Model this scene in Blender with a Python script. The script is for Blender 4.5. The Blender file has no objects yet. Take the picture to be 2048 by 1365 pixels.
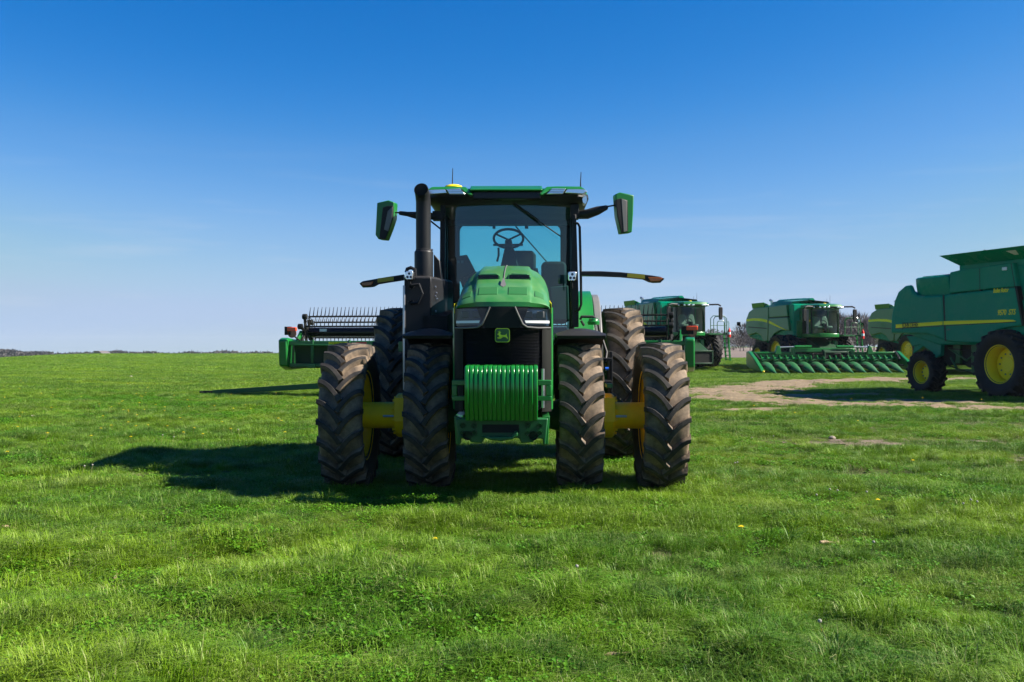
import bpy, bmesh, math, random
import numpy as np
from mathutils import Vector, Matrix
C = bpy.context
R = math.radians
SC = C.scene
random.seed(7)
rng = np.random.default_rng(11)

# ---------------------------------------------------------------- camera
CAM_H = 1.57
cam_d = bpy.data.cameras.new('camera')
cam = bpy.data.objects.new('camera', cam_d)
SC.collection.objects.link(cam)
cam.location = (0, 0, CAM_H)
cam.rotation_euler = (R(90), 0, 0)
cam_d.lens = 35.0
cam_d.sensor_width = 36.0
cam_d.shift_y = 9.5 / 2048
cam_d.clip_start = 0.1
cam_d.clip_end = 6000
cam_d.dof.use_dof = True
cam_d.dof.focus_distance = 10.6
cam_d.dof.aperture_fstop = 6.3
SC.camera = cam

# ---------------------------------------------------------------- sky, sun, exposure
SUN_EL, SUN_AZ = R(37.5), R(93.5)          # azimuth clockwise from +Y (away from the camera)
w = bpy.data.worlds.new('World')
SC.world = w
w.use_nodes = True
nt = w.node_tree
nt.nodes.clear()
sky = nt.nodes.new('ShaderNodeTexSky')
sky.sky_type = 'NISHITA'
sky.sun_disc = False
sky.sun_elevation = SUN_EL
sky.sun_rotation = SUN_AZ
sky.altitude = 300
sky.air_density = 1.0
sky.dust_density = 0.0
sky.ozone_density = 8
EXPO = 1.45
def vscale(k):
    n = nt.nodes.new('ShaderNodeVectorMath'); n.operation = 'SCALE'; n.inputs['Scale'].default_value = k; return n
pre = vscale(0.15)
cv = nt.nodes.new('ShaderNodeRGBCurve')        # photograph's polarised, contrasty rendering of the clear sky
for ch, pts in enumerate([[(0, .0), (.10, .003), (.132, .011), (.160, .028), (.218, .112), (.343, .283), (.553, .425), (.764, .450), (1, .46)],
                          [(0, 0), (.2, .12), (.276, .178), (.337, .232), (.441, .350), (.614, .512), (.786, .590), (.85, .588), (1, .60)],
                          [(0, 0), (.45, .47), (.597, .605), (.70, .69), (.811, .765), (.913, .82), (1, .79)]]):
    c = cv.mapping.curves[ch]
    c.points[0].location = pts[0]; c.points[1].location = pts[-1]
    for p in pts[1:-1]: c.points.new(*p)
cv.mapping.update()
post = vscale(10.0 / 2 ** EXPO)
bg = nt.nodes.new('ShaderNodeBackground')
bg.inputs['Strength'].default_value = 0.1
wo = nt.nodes.new('ShaderNodeOutputWorld')
nt.links.new(sky.outputs[0], pre.inputs[0])
nt.links.new(pre.outputs[0], cv.inputs['Color'])
tcw = nt.nodes.new('ShaderNodeTexCoord')
mpw = nt.nodes.new('ShaderNodeMapping'); mpw.inputs['Scale'].default_value = (3.0, 3.0, 34.0); mpw.inputs['Rotation'].default_value = (0, R(-2.2), 0)
now = nt.nodes.new('ShaderNodeTexNoise'); now.inputs['Scale'].default_value = 1.6; now.inputs['Detail'].default_value = 7; now.inputs['Roughness'].default_value = 0.55
mrw = nt.nodes.new('ShaderNodeMapRange'); mrw.inputs['From Min'].default_value = 0.54; mrw.inputs['From Max'].default_value = 0.80; mrw.inputs['To Max'].default_value = 0.45
sxw = nt.nodes.new('ShaderNodeSeparateXYZ'); mzw = nt.nodes.new('ShaderNodeMapRange'); mzw.inputs['From Min'].default_value = 0.20; mzw.inputs['From Max'].default_value = 0.04
muw = nt.nodes.new('ShaderNodeMath'); muw.operation = 'MULTIPLY'
mxw = nt.nodes.new('ShaderNodeMix'); mxw.data_type = 'RGBA'; mxw.inputs[7].default_value = (0.62, 0.70, 0.82, 1)
nt.links.new(tcw.outputs['Generated'], mpw.inputs[0]); nt.links.new(mpw.outputs[0], now.inputs['Vector']); nt.links.new(now.outputs['Fac'], mrw.inputs['Value'])
nt.links.new(tcw.outputs['Generated'], sxw.inputs[0]); nt.links.new(sxw.outputs[2], mzw.inputs['Value'])
nt.links.new(mrw.outputs[0], muw.inputs[0]); nt.links.new(mzw.outputs[0], muw.inputs[1]); nt.links.new(muw.outputs[0], mxw.inputs[0])
nt.links.new(cv.outputs[0], mxw.inputs[6]); nt.links.new(mxw.outputs[2], post.inputs[0])
nt.links.new(post.outputs[0], bg.inputs['Color'])
nt.links.new(bg.outputs[0], wo.inputs['Surface'])

sd = bpy.data.lights.new('sun', 'SUN')
sd.energy = 5.0
sd.angle = R(0.53)
sd.color = (1.0, 0.93, 0.83)
sun = bpy.data.objects.new('sun', sd)
SC.collection.objects.link(sun)
to_sun = Vector((math.sin(SUN_AZ) * math.cos(SUN_EL), math.cos(SUN_AZ) * math.cos(SUN_EL), math.sin(SUN_EL)))
sun.rotation_euler = to_sun.to_track_quat('Z', 'Y').to_euler()
sun.location = (30, -5, 40)

SC.view_settings.view_transform = 'Standard'
SC.view_settings.look = 'None'
SC.view_settings.exposure = EXPO
SC.view_settings.gamma = 1.0
SC.cycles.max_bounces = 8
SC.cycles.transparent_max_bounces = 12
SC.cycles.use_denoising = True
SC.cycles.volume_bounces = 0
SC.cycles.volume_step_rate = 4.0

# ---------------------------------------------------------------- helpers
class MB:
    """collects shapes, builds ONE mesh object"""
    def __init__(s):
        s.v = []; s.f = []; s.m = []
    def add(s, vs, fs, mi=0):
        o = len(s.v)
        s.v.extend([tuple(p) for p in vs])
        for k, f in enumerate(fs):
            s.f.append(tuple(i + o for i in f))
            s.m.append(mi[k] if isinstance(mi, (list, tuple)) else mi)
        return s
    def box(s, x0, x1, y0, y1, z0, z1, mi=0, M=None):
        vs = [Vector((x, y, z)) for z in (z0, z1) for y in (y0, y1) for x in (x0, x1)]
        if M is not None: vs = [M @ p for p in vs]
        return s.add(vs, [(0, 2, 3, 1), (4, 5, 7, 6), (0, 1, 5, 4), (2, 6, 7, 3), (0, 4, 6, 2), (1, 3, 7, 5)], mi)
    def prism(s, poly, a0, a1, axis='x', mi=0, M=None):
        """poly: 2D points; axis x: (y,z) extruded over x; axis y: (x,z); axis z: (x,y)"""
        n = len(poly)
        def P(p, a):
            q = {'x': (a, p[0], p[1]), 'y': (p[0], a, p[1]), 'z': (p[0], p[1], a)}[axis]
            q = Vector(q)
            return M @ q if M is not None else q
        vs = [P(p, a0) for p in poly] + [P(p, a1) for p in poly]
        fs = [tuple(range(n)), tuple(range(2 * n - 1, n - 1, -1))]
        fs += [(i, i + n, (i + 1) % n + n, (i + 1) % n) for i in range(n)]
        return s.add(vs, fs, mi)
    def loft(s, secs, close_u=False, caps=False, mi=0):
        n = len(secs[0]); o = []
        vs = [p for sec in secs for p in sec]
        fs = []
        for a in range(len(secs) - 1):
            for i in range(n if close_u else n - 1):
                j = (i + 1) % n
                fs.append((a * n + i, a * n + j, (a + 1) * n + j, (a + 1) * n + i))
        if caps:
            fs.append(tuple(range(n - 1, -1, -1)))
            fs.append(tuple(range((len(secs) - 1) * n, len(secs) * n)))
        return s.add(vs, fs, mi)
    def tube(s, pts, r, n=8, mi=0, caps=True):
        pts = [Vector(p) for p in pts]
        rs = r if isinstance(r, (list, tuple)) else [r] * len(pts)
        secs = []
        up = None
        for i, p in enumerate(pts):
            d = (pts[min(i + 1, len(pts) - 1)] - pts[max(i - 1, 0)]).normalized()
            if up is None:
                up = Vector((0, 0, 1)) if abs(d.z) < 0.9 else Vector((1, 0, 0))
            sd = d.cross(up)
            if sd.length < 1e-4: sd = d.orthogonal()
            sd.normalize()
            u2 = sd.cross(d).normalized()
            up = u2
            secs.append([p + (sd * math.cos(2 * math.pi * k / n) + u2 * math.sin(2 * math.pi * k / n)) * rs[i] for k in range(n)])
        return s.loft(secs, True, caps, mi)
    def lathe(s, prof, o=(0, 0, 0), axis='x', n=32, mi=0, closed=False):
        """prof: (along axis, radius)"""
        o = Vector(o); secs = []
        for a, r in prof:
            sec = []
            for k in range(n):
                t = 2 * math.pi * k / n
                c, q = r * math.cos(t), r * math.sin(t)
                p = {'x': (a, c, q), 'y': (q, a, c), 'z': (c, q, a)}[axis]
                sec.append(o + Vector(p))
            secs.append(sec)
        return s.loft(secs, True, False, mi)
    def disc(s, o, r, axis='y', n=16, th=0.01, mi=0):
        return s.lathe([(-th / 2, 0.0001), (-th / 2, r), (th / 2, r), (th / 2, 0.0001)], o, axis, n, mi)
    def build(s, name, mats, parent=None, bevel=0, seg=2, smooth=35, label=None, loc=None):
        me = bpy.data.meshes.new(name)
        me.from_pydata(s.v, [], s.f)
        for m in (mats if isinstance(mats, (list, tuple)) else [mats]):
            me.materials.append(m)
        if len(me.polygons):
            me.polygons.foreach_set('material_index', s.m)
            if smooth:
                me.polygons.foreach_set('use_smooth', [True] * len(me.polygons))
        bm = bmesh.new(); bm.from_mesh(me)
        bmesh.ops.recalc_face_normals(bm, faces=bm.faces)
        bm.to_mesh(me); bm.free()
        if smooth:
            me.set_sharp_from_angle(angle=R(smooth))
        me.update()
        ob = bpy.data.objects.new(name, me)
        SC.collection.objects.link(ob)
        if parent is not None: ob.parent = parent
        if loc is not None: ob.location = loc
        if label: ob['label'] = label
        if bevel:
            b = ob.modifiers.new('bevel', 'BEVEL')
            b.width = bevel; b.segments = seg; b.limit_method = 'ANGLE'; b.angle_limit = R(40)
            b.harden_normals = False
        return ob

def tag(o, label=None, cat=None, group=None, kind=None):
    if label: o['label'] = label
    if cat: o['category'] = cat
    if group: o['group'] = group
    if kind: o['kind'] = kind
    return o
def empty(name, loc=(0, 0, 0), rz=0, parent=None):
    o = bpy.data.objects.new(name, None)
    SC.collection.objects.link(o)
    o.empty_display_size = 0.2
    o.location = loc; o.rotation_euler = (0, 0, rz)
    if parent is not None: o.parent = parent
    return o
def copy_tree(o, parent=None):
    c = o.copy(); SC.collection.objects.link(c)
    c.parent = parent
    for ch in list(o.children): copy_tree(ch, c)
    return c
def text(name, body, size, mat, parent, M, shear=0.0, ext=0.0015, bold=0.0, xs=1.0):
    cu = bpy.data.curves.new(name, 'FONT')
    cu.body = body; cu.size = size; cu.extrude = ext; cu.shear = shear; cu.offset = bold
    tmp = bpy.data.objects.new(name + '_tmp', cu)
    SC.collection.objects.link(tmp)
    C.view_layer.update()
    me = bpy.data.meshes.new_from_object(tmp.evaluated_get(C.evaluated_depsgraph_get()))
    bpy.data.objects.remove(tmp)
    me.name = name; me.materials.clear(); me.materials.append(mat)
    ob = bpy.data.objects.new(name, me)
    SC.collection.objects.link(ob)
    ob.parent = parent
    ob.matrix_local = M @ Matrix.Diagonal((xs, 1, 1, 1))
    return ob

# ---------------------------------------------------------------- value noise (numpy)
_perm = rng.random((256, 256))
def vnoise(x, y):
    x = np.asarray(x, float); y = np.asarray(y, float)
    xi = np.floor(x).astype(int); yi = np.floor(y).astype(int)
    fx = x - xi; fy = y - yi
    fx = fx * fx * (3 - 2 * fx); fy = fy * fy * (3 - 2 * fy)
    a = _perm[xi % 256, yi % 256]; b = _perm[(xi + 1) % 256, yi % 256]
    c = _perm[xi % 256, (yi + 1) % 256]; d = _perm[(xi + 1) % 256, (yi + 1) % 256]
    return (a * (1 - fx) + b * fx) * (1 - fy) + (c * (1 - fx) + d * fx) * fy
def fbm(x, y, o=4):
    s = 0; a = 0.5; t = 0
    for k in range(o):
        s = s + a * vnoise(x * 2 ** k + 17.3 * k, y * 2 ** k + 5.1 * k); t += a; a *= 0.5
    return s / t
def sstep(a, b, x):
    t = np.clip((x - a) / (b - a), 0, 1)
    return t * t * (3 - 2 * t)

# ---------------------------------------------------------------- materials
def new_mat(name):
    m = bpy.data.materials.new(name); m.use_nodes = True
    nt = m.node_tree
    return m, nt, nt.nodes['Principled BSDF'], nt.nodes['Material Output']
def N(nt, t, **kw):
    n = nt.nodes.new(t)
    for k, v in kw.items(): setattr(n, k, v)
    return n
def noise_fac(nt, scale, lo, hi, detail=6, rough=0.6, coord='Object', stretch=None):
    tc = N(nt, 'ShaderNodeTexCoord')
    no = N(nt, 'ShaderNodeTexNoise')
    no.inputs['Scale'].default_value = scale
    no.inputs['Detail'].default_value = detail
    no.inputs['Roughness'].default_value = rough
    src = tc.outputs[coord]
    if stretch:
        mp = N(nt, 'ShaderNodeMapping'); mp.inputs['Scale'].default_value = stretch
        nt.links.new(src, mp.inputs[0]); src = mp.outputs[0]
    nt.links.new(src, no.inputs['Vector'])
    mr = N(nt, 'ShaderNodeMapRange')
    mr.inputs['From Min'].default_value = lo; mr.inputs['From Max'].default_value = hi
    nt.links.new(no.outputs['Fac'], mr.inputs['Value'])
    return mr.outputs[0]
def mix_col(nt, fac, a, b):
    m = N(nt, 'ShaderNodeMix', data_type='RGBA')
    if hasattr(fac, 'links') or not isinstance(fac, (int, float)): nt.links.new(fac, m.inputs[0])
    else: m.inputs[0].default_value = fac
    for i, c in ((6, a), (7, b)):
        if isinstance(c, tuple): m.inputs[i].default_value = (*c, 1)
        else: nt.links.new(c, m.inputs[i])
    return m.outputs[2]
def math_n(nt, op, a, b=0.0, clamp=False):
    m = N(nt, 'ShaderNodeMath', operation=op, use_clamp=clamp)
    for i, c in ((0, a), (1, b)):
        if isinstance(c, (int, float)): m.inputs[i].default_value = c
        else: nt.links.new(c, m.inputs[i])
    return m.outputs[0]
def paint(name, col, rough=0.3, coat=0.4, dust=(0.33, 0.28, 0.2), amt=0.15, up=0.0, scale=2.5, metal=0.0, lo=0.35, hi=0.75, bump=0.0, fine=0.0, spec=0.35):
    m, nt, b, out = new_mat(name)
    b.inputs['Specular IOR Level'].default_value = spec
    f = noise_fac(nt, scale, lo, hi)
    f = math_n(nt, 'MULTIPLY', f, amt)
    if fine:
        g = noise_fac(nt, 60, 0.5, 0.8, 3)
        f = math_n(nt, 'ADD', f, math_n(nt, 'MULTIPLY', g, fine), True)
    if up:
        ge = N(nt, 'ShaderNodeNewGeometry'); sx = N(nt, 'ShaderNodeSeparateXYZ')
        nt.links.new(ge.outputs['Normal'], sx.inputs[0])
        u = math_n(nt, 'MULTIPLY', math_n(nt, 'MAXIMUM', sx.outputs[2], 0.0), up)
        n2 = noise_fac(nt, scale * 2.3, 0.2, 0.7)
        f = math_n(nt, 'ADD', f, math_n(nt, 'MULTIPLY', u, n2), True)
    nt.links.new(mix_col(nt, f, tuple(col), tuple(dust)), b.inputs['Base Color'])
    rr = N(nt, 'ShaderNodeMapRange'); rr.inputs['To Min'].default_value = rough; rr.inputs['To Max'].default_value = 0.85
    nt.links.new(f, rr.inputs['Value']); nt.links.new(rr.outputs[0], b.inputs['Roughness'])
    b.inputs['Metallic'].default_value = metal
    b.inputs['Coat Weight'].default_value = coat
    b.inputs['Coat Roughness'].default_value = 0.08
    if bump:
        no = N(nt, 'ShaderNodeTexNoise'); no.inputs['Scale'].default_value = 90
        tc = N(nt, 'ShaderNodeTexCoord'); nt.links.new(tc.outputs['Object'], no.inputs['Vector'])
        bu = N(nt, 'ShaderNodeBump'); bu.inputs['Strength'].default_value = bump; bu.inputs['Distance'].default_value = 0.004
        nt.links.new(no.outputs['Fac'], bu.inputs['Height']); nt.links.new(bu.outputs[0], b.inputs['Normal'])
    return m
def glass(name, tint, refl=0.9, ior=1.45):
    m, nt, b, out = new_mat(name)
    nt.nodes.remove(b)
    tr = N(nt, 'ShaderNodeBsdfTransparent'); tr.inputs[0].default_value = (*tint, 1)
    gl = N(nt, 'ShaderNodeBsdfGlossy'); gl.inputs['Roughness'].default_value = 0.02
    gl.inputs[0].default_value = (refl, refl, refl, 1)
    fr = N(nt, 'ShaderNodeFresnel'); fr.inputs[0].default_value = ior
    mx = N(nt, 'ShaderNodeMixShader')
    nt.links.new(fr.outputs[0], mx.inputs[0]); nt.links.new(tr.outputs[0], mx.inputs[1]); nt.links.new(gl.outputs[0], mx.inputs[2])
    nt.links.new(mx.outputs[0], out.inputs[0])
    return m
GREEN = (0.006, 0.140, 0.022)
M = {}
M['green'] = paint('green_paint', GREEN, 0.28, 0.2, dust=(.1,.16,.08), amt=0.12)
M['green_hood'] = paint('dusty_green_hood_paint', GREEN, 0.35, 0.35, dust=(0.15, 0.26, 0.10), amt=0.18, up=0.36, scale=3.0, fine=0.12)
M['green_weight'] = paint('gloss_green_cast_iron', (0.002, 0.15, 0.016), 0.25, 0.3, amt=0.03)
M['green_dark'] = paint('dark_green_frame_paint', (0.004, 0.088, 0.020), 0.42, 0.1, dust=(.06,.08,.04), amt=0.25)
M['green_shaded'] = paint('shade_darkened_green_metal', (0.002, 0.034, 0.010), 0.5, 0.0, dust=(.02,.04,.02), amt=0.3)  # shade on the header back panel and feeder houses, painted in as darker green
M['green_old'] = paint('aged_green_paint', (0.0003, 0.215, 0.125), 0.14, 0.0, dust=(.001,.23,.11), amt=0.5, scale=1.2, spec=0.08)
M['green_pad'] = paint('matt_green_pad', (0.008, 0.110, 0.022), 0.7, 0.0, dust=(0.05, 0.14, 0.05), amt=0.4)
M['green_snout'] = paint('satin_green_polymer', (0.006, 0.088, 0.022), 0.5, 0.0, dust=(0.05, 0.105, 0.045), amt=0.45)
M['green_field'] = paint('emblem_green', (0.002, 0.060, 0.012), 0.4, 0.1, amt=0.0)
M['yellow'] = paint('yellow_paint', (0.95, 0.60, 0.001), 0.45, 0.05, dust=(0.40, 0.25, 0.03), amt=0.4, scale=4)
M['yellow_new'] = paint('bright_yellow_paint', (0.95, 0.68, 0.004), 0.4, 0.1, dust=(0.3, 0.22, 0.1), amt=0.15)
M['decal'] = paint('yellow_decal', (0.92, 0.72, 0.004), 0.5, 0.0, amt=0.0)
M['black'] = paint('black_plastic', (0.009, 0.009, 0.010), 0.45, 0.0, dust=(0.07, 0.065, 0.06), amt=0.2, up=0.15, spec=0.2)
M['blackg'] = paint('gloss_black_plastic', (0.004, 0.004, 0.005), 0.2, 0.0, dust=(0.05, 0.045, 0.04), amt=0.05, spec=0.3)
M['black_steel'] = paint('black_steel', (0.011, 0.012, 0.014), 0.4, 0.0, dust=(0.10, 0.09, 0.08), amt=0.06, up=0.25, metal=0.0, fine=0.04, spec=0.2)
M['dark'] = paint('dark_machinery', (0.006, 0.007, 0.006), 0.6, 0.0, amt=0.025, spec=0.2)
M['grey'] = paint('grey_trim', (0.11, 0.11, 0.11), 0.45, 0.1, amt=0.2)
M['steel'] = paint('bare_steel', (0.45, 0.45, 0.46), 0.3, 0.0, metal=0.9, amt=0.2)
M['reflector'] = paint('dull_yellow_reflector', (0.40, 0.30, 0.02), 0.5, 0.0, amt=0.1)
M['white'] = paint('white_plastic', (0.72, 0.74, 0.75), 0.35, 0.1, amt=0.05)
M['chrome'] = paint('lamp_reflector', (0.75, 0.77, 0.8), 0.18, 0.0, metal=0.85, amt=0.03)
M['amber'] = paint('amber_lens', (0.30, 0.075, 0.005), 0.2, 0.5, amt=0.0)
M['red'] = paint('red_lens', (0.62, 0.018, 0.008), 0.3, 0.4, amt=0.0)
M['orange'] = paint('orange_red_lens', (0.80, 0.07, 0.008), 0.3, 0.4, amt=0.0)
M['seat'] = paint('grey_seat_fabric', (0.030, 0.032, 0.034), 0.8, 0.0, amt=0.15)
M['seat_light'] = paint('plastic_wrapped_seat', (0.34, 0.36, 0.33), 0.35, 0.2, amt=0.2)
M['blue'] = paint('blue_cap', (0.02, 0.12, 0.6), 0.4, 0.1, amt=0.0)
M['lightblock'] = paint('lamp_interior', (0.015, 0.035, 0.07), 0.25, 0.3, amt=0.0)
M['cabglass'] = glass('tinted_cab_glass', (0.41, 0.80, 0.79), 0.95, 1.75)
M['clearglass'] = glass('clear_lens', (0.80, 0.88, 0.93))
M['doorglass'] = glass('dark_side_glass', (0.20, 0.34, 0.37))
M['combglass'] = glass('dark_cab_glass', (0.42, 0.56, 0.50))
def rubber(name, base, dust, amt, lo, hi, scale=5):
    m, nt, b, out = new_mat(name)
    f = noise_fac(nt, scale, lo, hi, 8, 0.65)
    g = noise_fac(nt, 45, 0.3, 0.8, 4)
    f = math_n(nt, 'MULTIPLY', f, amt)
    f = math_n(nt, 'MULTIPLY', f, math_n(nt, 'ADD', 0.72, math_n(nt, 'MULTIPLY', g, 0.45)), True)
    nt.links.new(mix_col(nt, f, base, dust), b.inputs['Base Color'])
    b.inputs['Roughness'].default_value = 0.75
    b.inputs['Specular IOR Level'].default_value = 0.3
    no = N(nt, 'ShaderNodeTexNoise'); no.inputs['Scale'].default_value = 38; no.inputs['Detail'].default_value = 6
    tc = N(nt, 'ShaderNodeTexCoord'); nt.links.new(tc.outputs['Object'], no.inputs['Vector'])
    bu = N(nt, 'ShaderNodeBump'); bu.inputs['Strength'].default_value = 0.35; bu.inputs['Distance'].default_value = 0.006
    nt.links.new(no.outputs['Fac'], bu.inputs['Height']); nt.links.new(bu.outputs[0], b.inputs['Normal'])
    return m
M['tread'] = rubber('mud_dusted_rubber', (0.018, 0.016, 0.015), (0.26, 0.188, 0.122), 1.0, 0.30, 0.72)
M['lugtop'] = rubber('worn_lug_rubber', (0.012, 0.012, 0.012), (0.11, 0.090, 0.070), 0.6, 0.38, 0.8)
M['sidewall'] = rubber('sidewall_rubber', (0.009, 0.009, 0.010), (0.07, 0.055, 0.04), 0.6, 0.4, 0.85)
M['rubber_clean'] = rubber('clean_rubber', (0.008, 0.008, 0.009), (0.03, 0.027, 0.024), 0.6, 0.4, 0.8)

# ---------------------------------------------------------------- terrain
def terrain(x, y):
    x = np.asarray(x, float); y = np.asarray(y, float)
    yy = np.maximum(y, 1.0)
    a = x / yy
    left = sstep(0.10, -0.12, a)
    crest = 190 - 90 * sstep(-0.40, -0.56, a)
    over = np.maximum(y - crest, 0)
    fall = -(0.0005 * over ** 2) / (1 + over * 0.0125)
    fall = np.maximum(fall, -45)
    z = left * fall
    z = z + 0.28 * sstep(55.5, 60.5, y) * (1 - left) * sstep(-5, 6, x)
    z = z + (fbm(x * 0.35, y * 0.35, 3) - 0.5) * 0.10 * sstep(16, 60, y) * sstep(300, 100, y)
    return z
def micro(x, y):
    """small lumps in the turf close to the camera"""
    y = np.asarray(y, float); x = np.asarray(x, float)
    near = sstep(9.6, 8.0, y); side = sstep(2.6, 3.6, np.abs(x + 0.1))
    return (fbm(x * 1.1 + 40, y * 1.1, 3) - 0.5) * 0.20 * np.maximum(near, side * sstep(30, 9, y) * 0.7) \
        + (fbm(x * 3.2 + 9, y * 3.2, 2) - 0.5) * 0.09 * near
def gz(x, y): return terrain(x, y) + micro(x, y)

_dirt_line = np.array([(30, 47.5), (22, 47.3), (17, 46.0), (12.5, 42.6), (9.2, 37.5), (7.0, 33.2), (6.4, 30.6), (7.2, 28.8), (8.8, 27.0), (10.8, 25.6), (13.5, 24.2), (17, 23.0)])
_dirt_w = np.array([2.9, 2.8, 2.7, 2.7, 2.5, 2.3, 2.1, 1.9, 1.8, 1.3, 0.9, 0.5])
def dirt(x, y):
    """0 grass .. 1 bare soil"""
    x = np.asarray(x, float); y = np.asarray(y, float)
    best = np.full(x.shape, -9.0)
    for (p, q, w0, w1) in zip(_dirt_line[:-1], _dirt_line[1:], _dirt_w[:-1], _dirt_w[1:]):
        d = q - p; L2 = (d ** 2).sum()
        t = np.clip(((x - p[0]) * d[0] + (y - p[1]) * d[1]) / L2, 0, 1)
        dist = np.hypot(x - p[0] - t * d[0], y - p[1] - t * d[1])
        ww = w0 + (w1 - w0) * t
        best = np.maximum(best, 1 - dist / ww)
    for (cx, cy, rx, ry, s) in PATCHES:
        dd = np.hypot((x - cx) / rx, (y - cy) / ry)
        best = np.maximum(best, (1 - dd) * s)
    n = fbm(x * 0.9, y * 0.9, 5) - 0.5
    m = fbm(x * 4.1 + 7, y * 4.1, 4) - 0.5
    return best + n * 1.6 + m * 0.7 * sstep(24, 16, y) + m * 0.9
PATCHES = [(5.6, 15.9, 1.5, 0.75, 1.0), (7.6, 16.3, 1.5, 0.6, 0.85), (7.6, 13.6, 0.9, 0.5, 0.3), (-4.1, 11.9, 0.6, 0.3, 0.8),
           (-0.42, 5.12, 0.34, 0.15, 1.1), (-3.6, 6.4, 0.5, 0.2, 0.6), 
           (10.5, 27.9, 3.6, 1.5, 0.95), (9.0, 31.5, 2.6, 2.4, 0.75), (8.2, 13.0, 2.6, 0.7, 0.25), (12.0, 18.0, 3.0, 0.8, 0.35), (8.6, 19.5, 2.4, 0.8, 0.35), (12.5, 21.5, 2.2, 0.5, 0.5), (6.2, 24.5, 1.4, 0.5, 0.4), (-1.0, 7.0, 0.3, 0.2, 0.4)]
# ================================================================ SETTING
def grass_color(nt, coord_out):
    """patchy turf hue from world position, pale sky sheen painted in"""
    def nz(scale, lo, hi, det=4, off=0.0, st=None):
        no = N(nt, 'ShaderNodeTexNoise'); no.inputs['Scale'].default_value = scale; no.inputs['Detail'].default_value = det
        src = coord_out
        mp = N(nt, 'ShaderNodeMapping'); mp.inputs['Location'].default_value = (off, off * 0.7, 0)
        mp.inputs['Scale'].default_value = st or (1, 1, 0.0)
        nt.links.new(src, mp.inputs[0]); nt.links.new(mp.outputs[0], no.inputs['Vector'])
        mr = N(nt, 'ShaderNodeMapRange'); mr.inputs['From Min'].default_value = lo; mr.inputs['From Max'].default_value = hi
        nt.links.new(no.outputs['Fac'], mr.inputs['Value'])
        return mr.outputs[0]
    c = mix_col(nt, nz(0.55, 0.38, 0.62), (0.044, 0.158, 0.002), (0.138, 0.275, 0.004))
    c = mix_col(nt, math_n(nt, 'MULTIPLY', nz(1.9, 0.5, 0.64, 4, 31), 0.9), c, (0.013, 0.080, 0.003))
    c = mix_col(nt, math_n(nt, 'MULTIPLY', nz(1.1, 0.52, 0.70, 5, 77), 0.5), c, (0.205, 0.300, 0.045))  # pale patches put the sky sheen of the blades into the colour
    c = mix_col(nt, math_n(nt, 'MULTIPLY', nz(0.16, 0.48, 0.66, 4, 13, (1, 2.2, 0)), 0.65), c, (0.225, 0.330, 0.005))
    c = mix_col(nt, math_n(nt, 'MULTIPLY', nz(0.35, 0.57, 0.76, 5, 113, (0.7, 2.0, 0)), 0.5), c, (0.20, 0.19, 0.05))
    c = mix_col(nt, math_n(nt, 'MULTIPLY', nz(0.5, 0.52, 0.68, 5, 213, (0.5, 1.6, 0)), 0.65), c, (0.022, 0.105, 0.004))
    return c

def make_ground_mat():
    m, nt, b, out = new_mat('turf_ground')
    ge = N(nt, 'ShaderNodeNewGeometry')
    c = grass_color(nt, ge.outputs['Position'])
    no = N(nt, 'ShaderNodeTexNoise'); no.inputs['Scale'].default_value = 14; no.inputs['Detail'].default_value = 6
    nt.links.new(ge.outputs['Position'], no.inputs['Vector'])
    mr = N(nt, 'ShaderNodeMapRange'); mr.inputs['From Min'].default_value = 0.35; mr.inputs['From Max'].default_value = 0.7
    nt.links.new(no.outputs['Fac'], mr.inputs['Value'])
    c2 = mix_col(nt, math_n(nt, 'MULTIPLY', mr.outputs[0], 0.5), c, (0.055, 0.066, 0.018))
    sx = N(nt, 'ShaderNodeSeparateXYZ'); nt.links.new(ge.outputs['Position'], sx.inputs[0])
    fa = N(nt, 'ShaderNodeMapRange'); fa.inputs['From Min'].default_value = 20; fa.inputs['From Max'].default_value = 60
    fa.inputs['To Min'].default_value = 0.85; fa.inputs['To Max'].default_value = 0.0
    nt.links.new(sx.outputs[1], fa.inputs['Value'])
    c2 = mix_col(nt, fa.outputs[0], c2, (0.040, 0.046, 0.014))      # thatch and soil under the blades
    nt.links.new(c2, b.inputs['Base Color'])
    b.inputs['Roughness'].default_value = 0.9; b.inputs['Specular IOR Level'].default_value = 0.1
    bu = N(nt, 'ShaderNodeBump'); bu.inputs['Strength'].default_value = 0.7; bu.inputs['Distance'].default_value = 0.04
    nt.links.new(no.outputs['Fac'], bu.inputs['Height']); nt.links.new(bu.outputs[0], b.inputs['Normal'])
    return m
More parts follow.
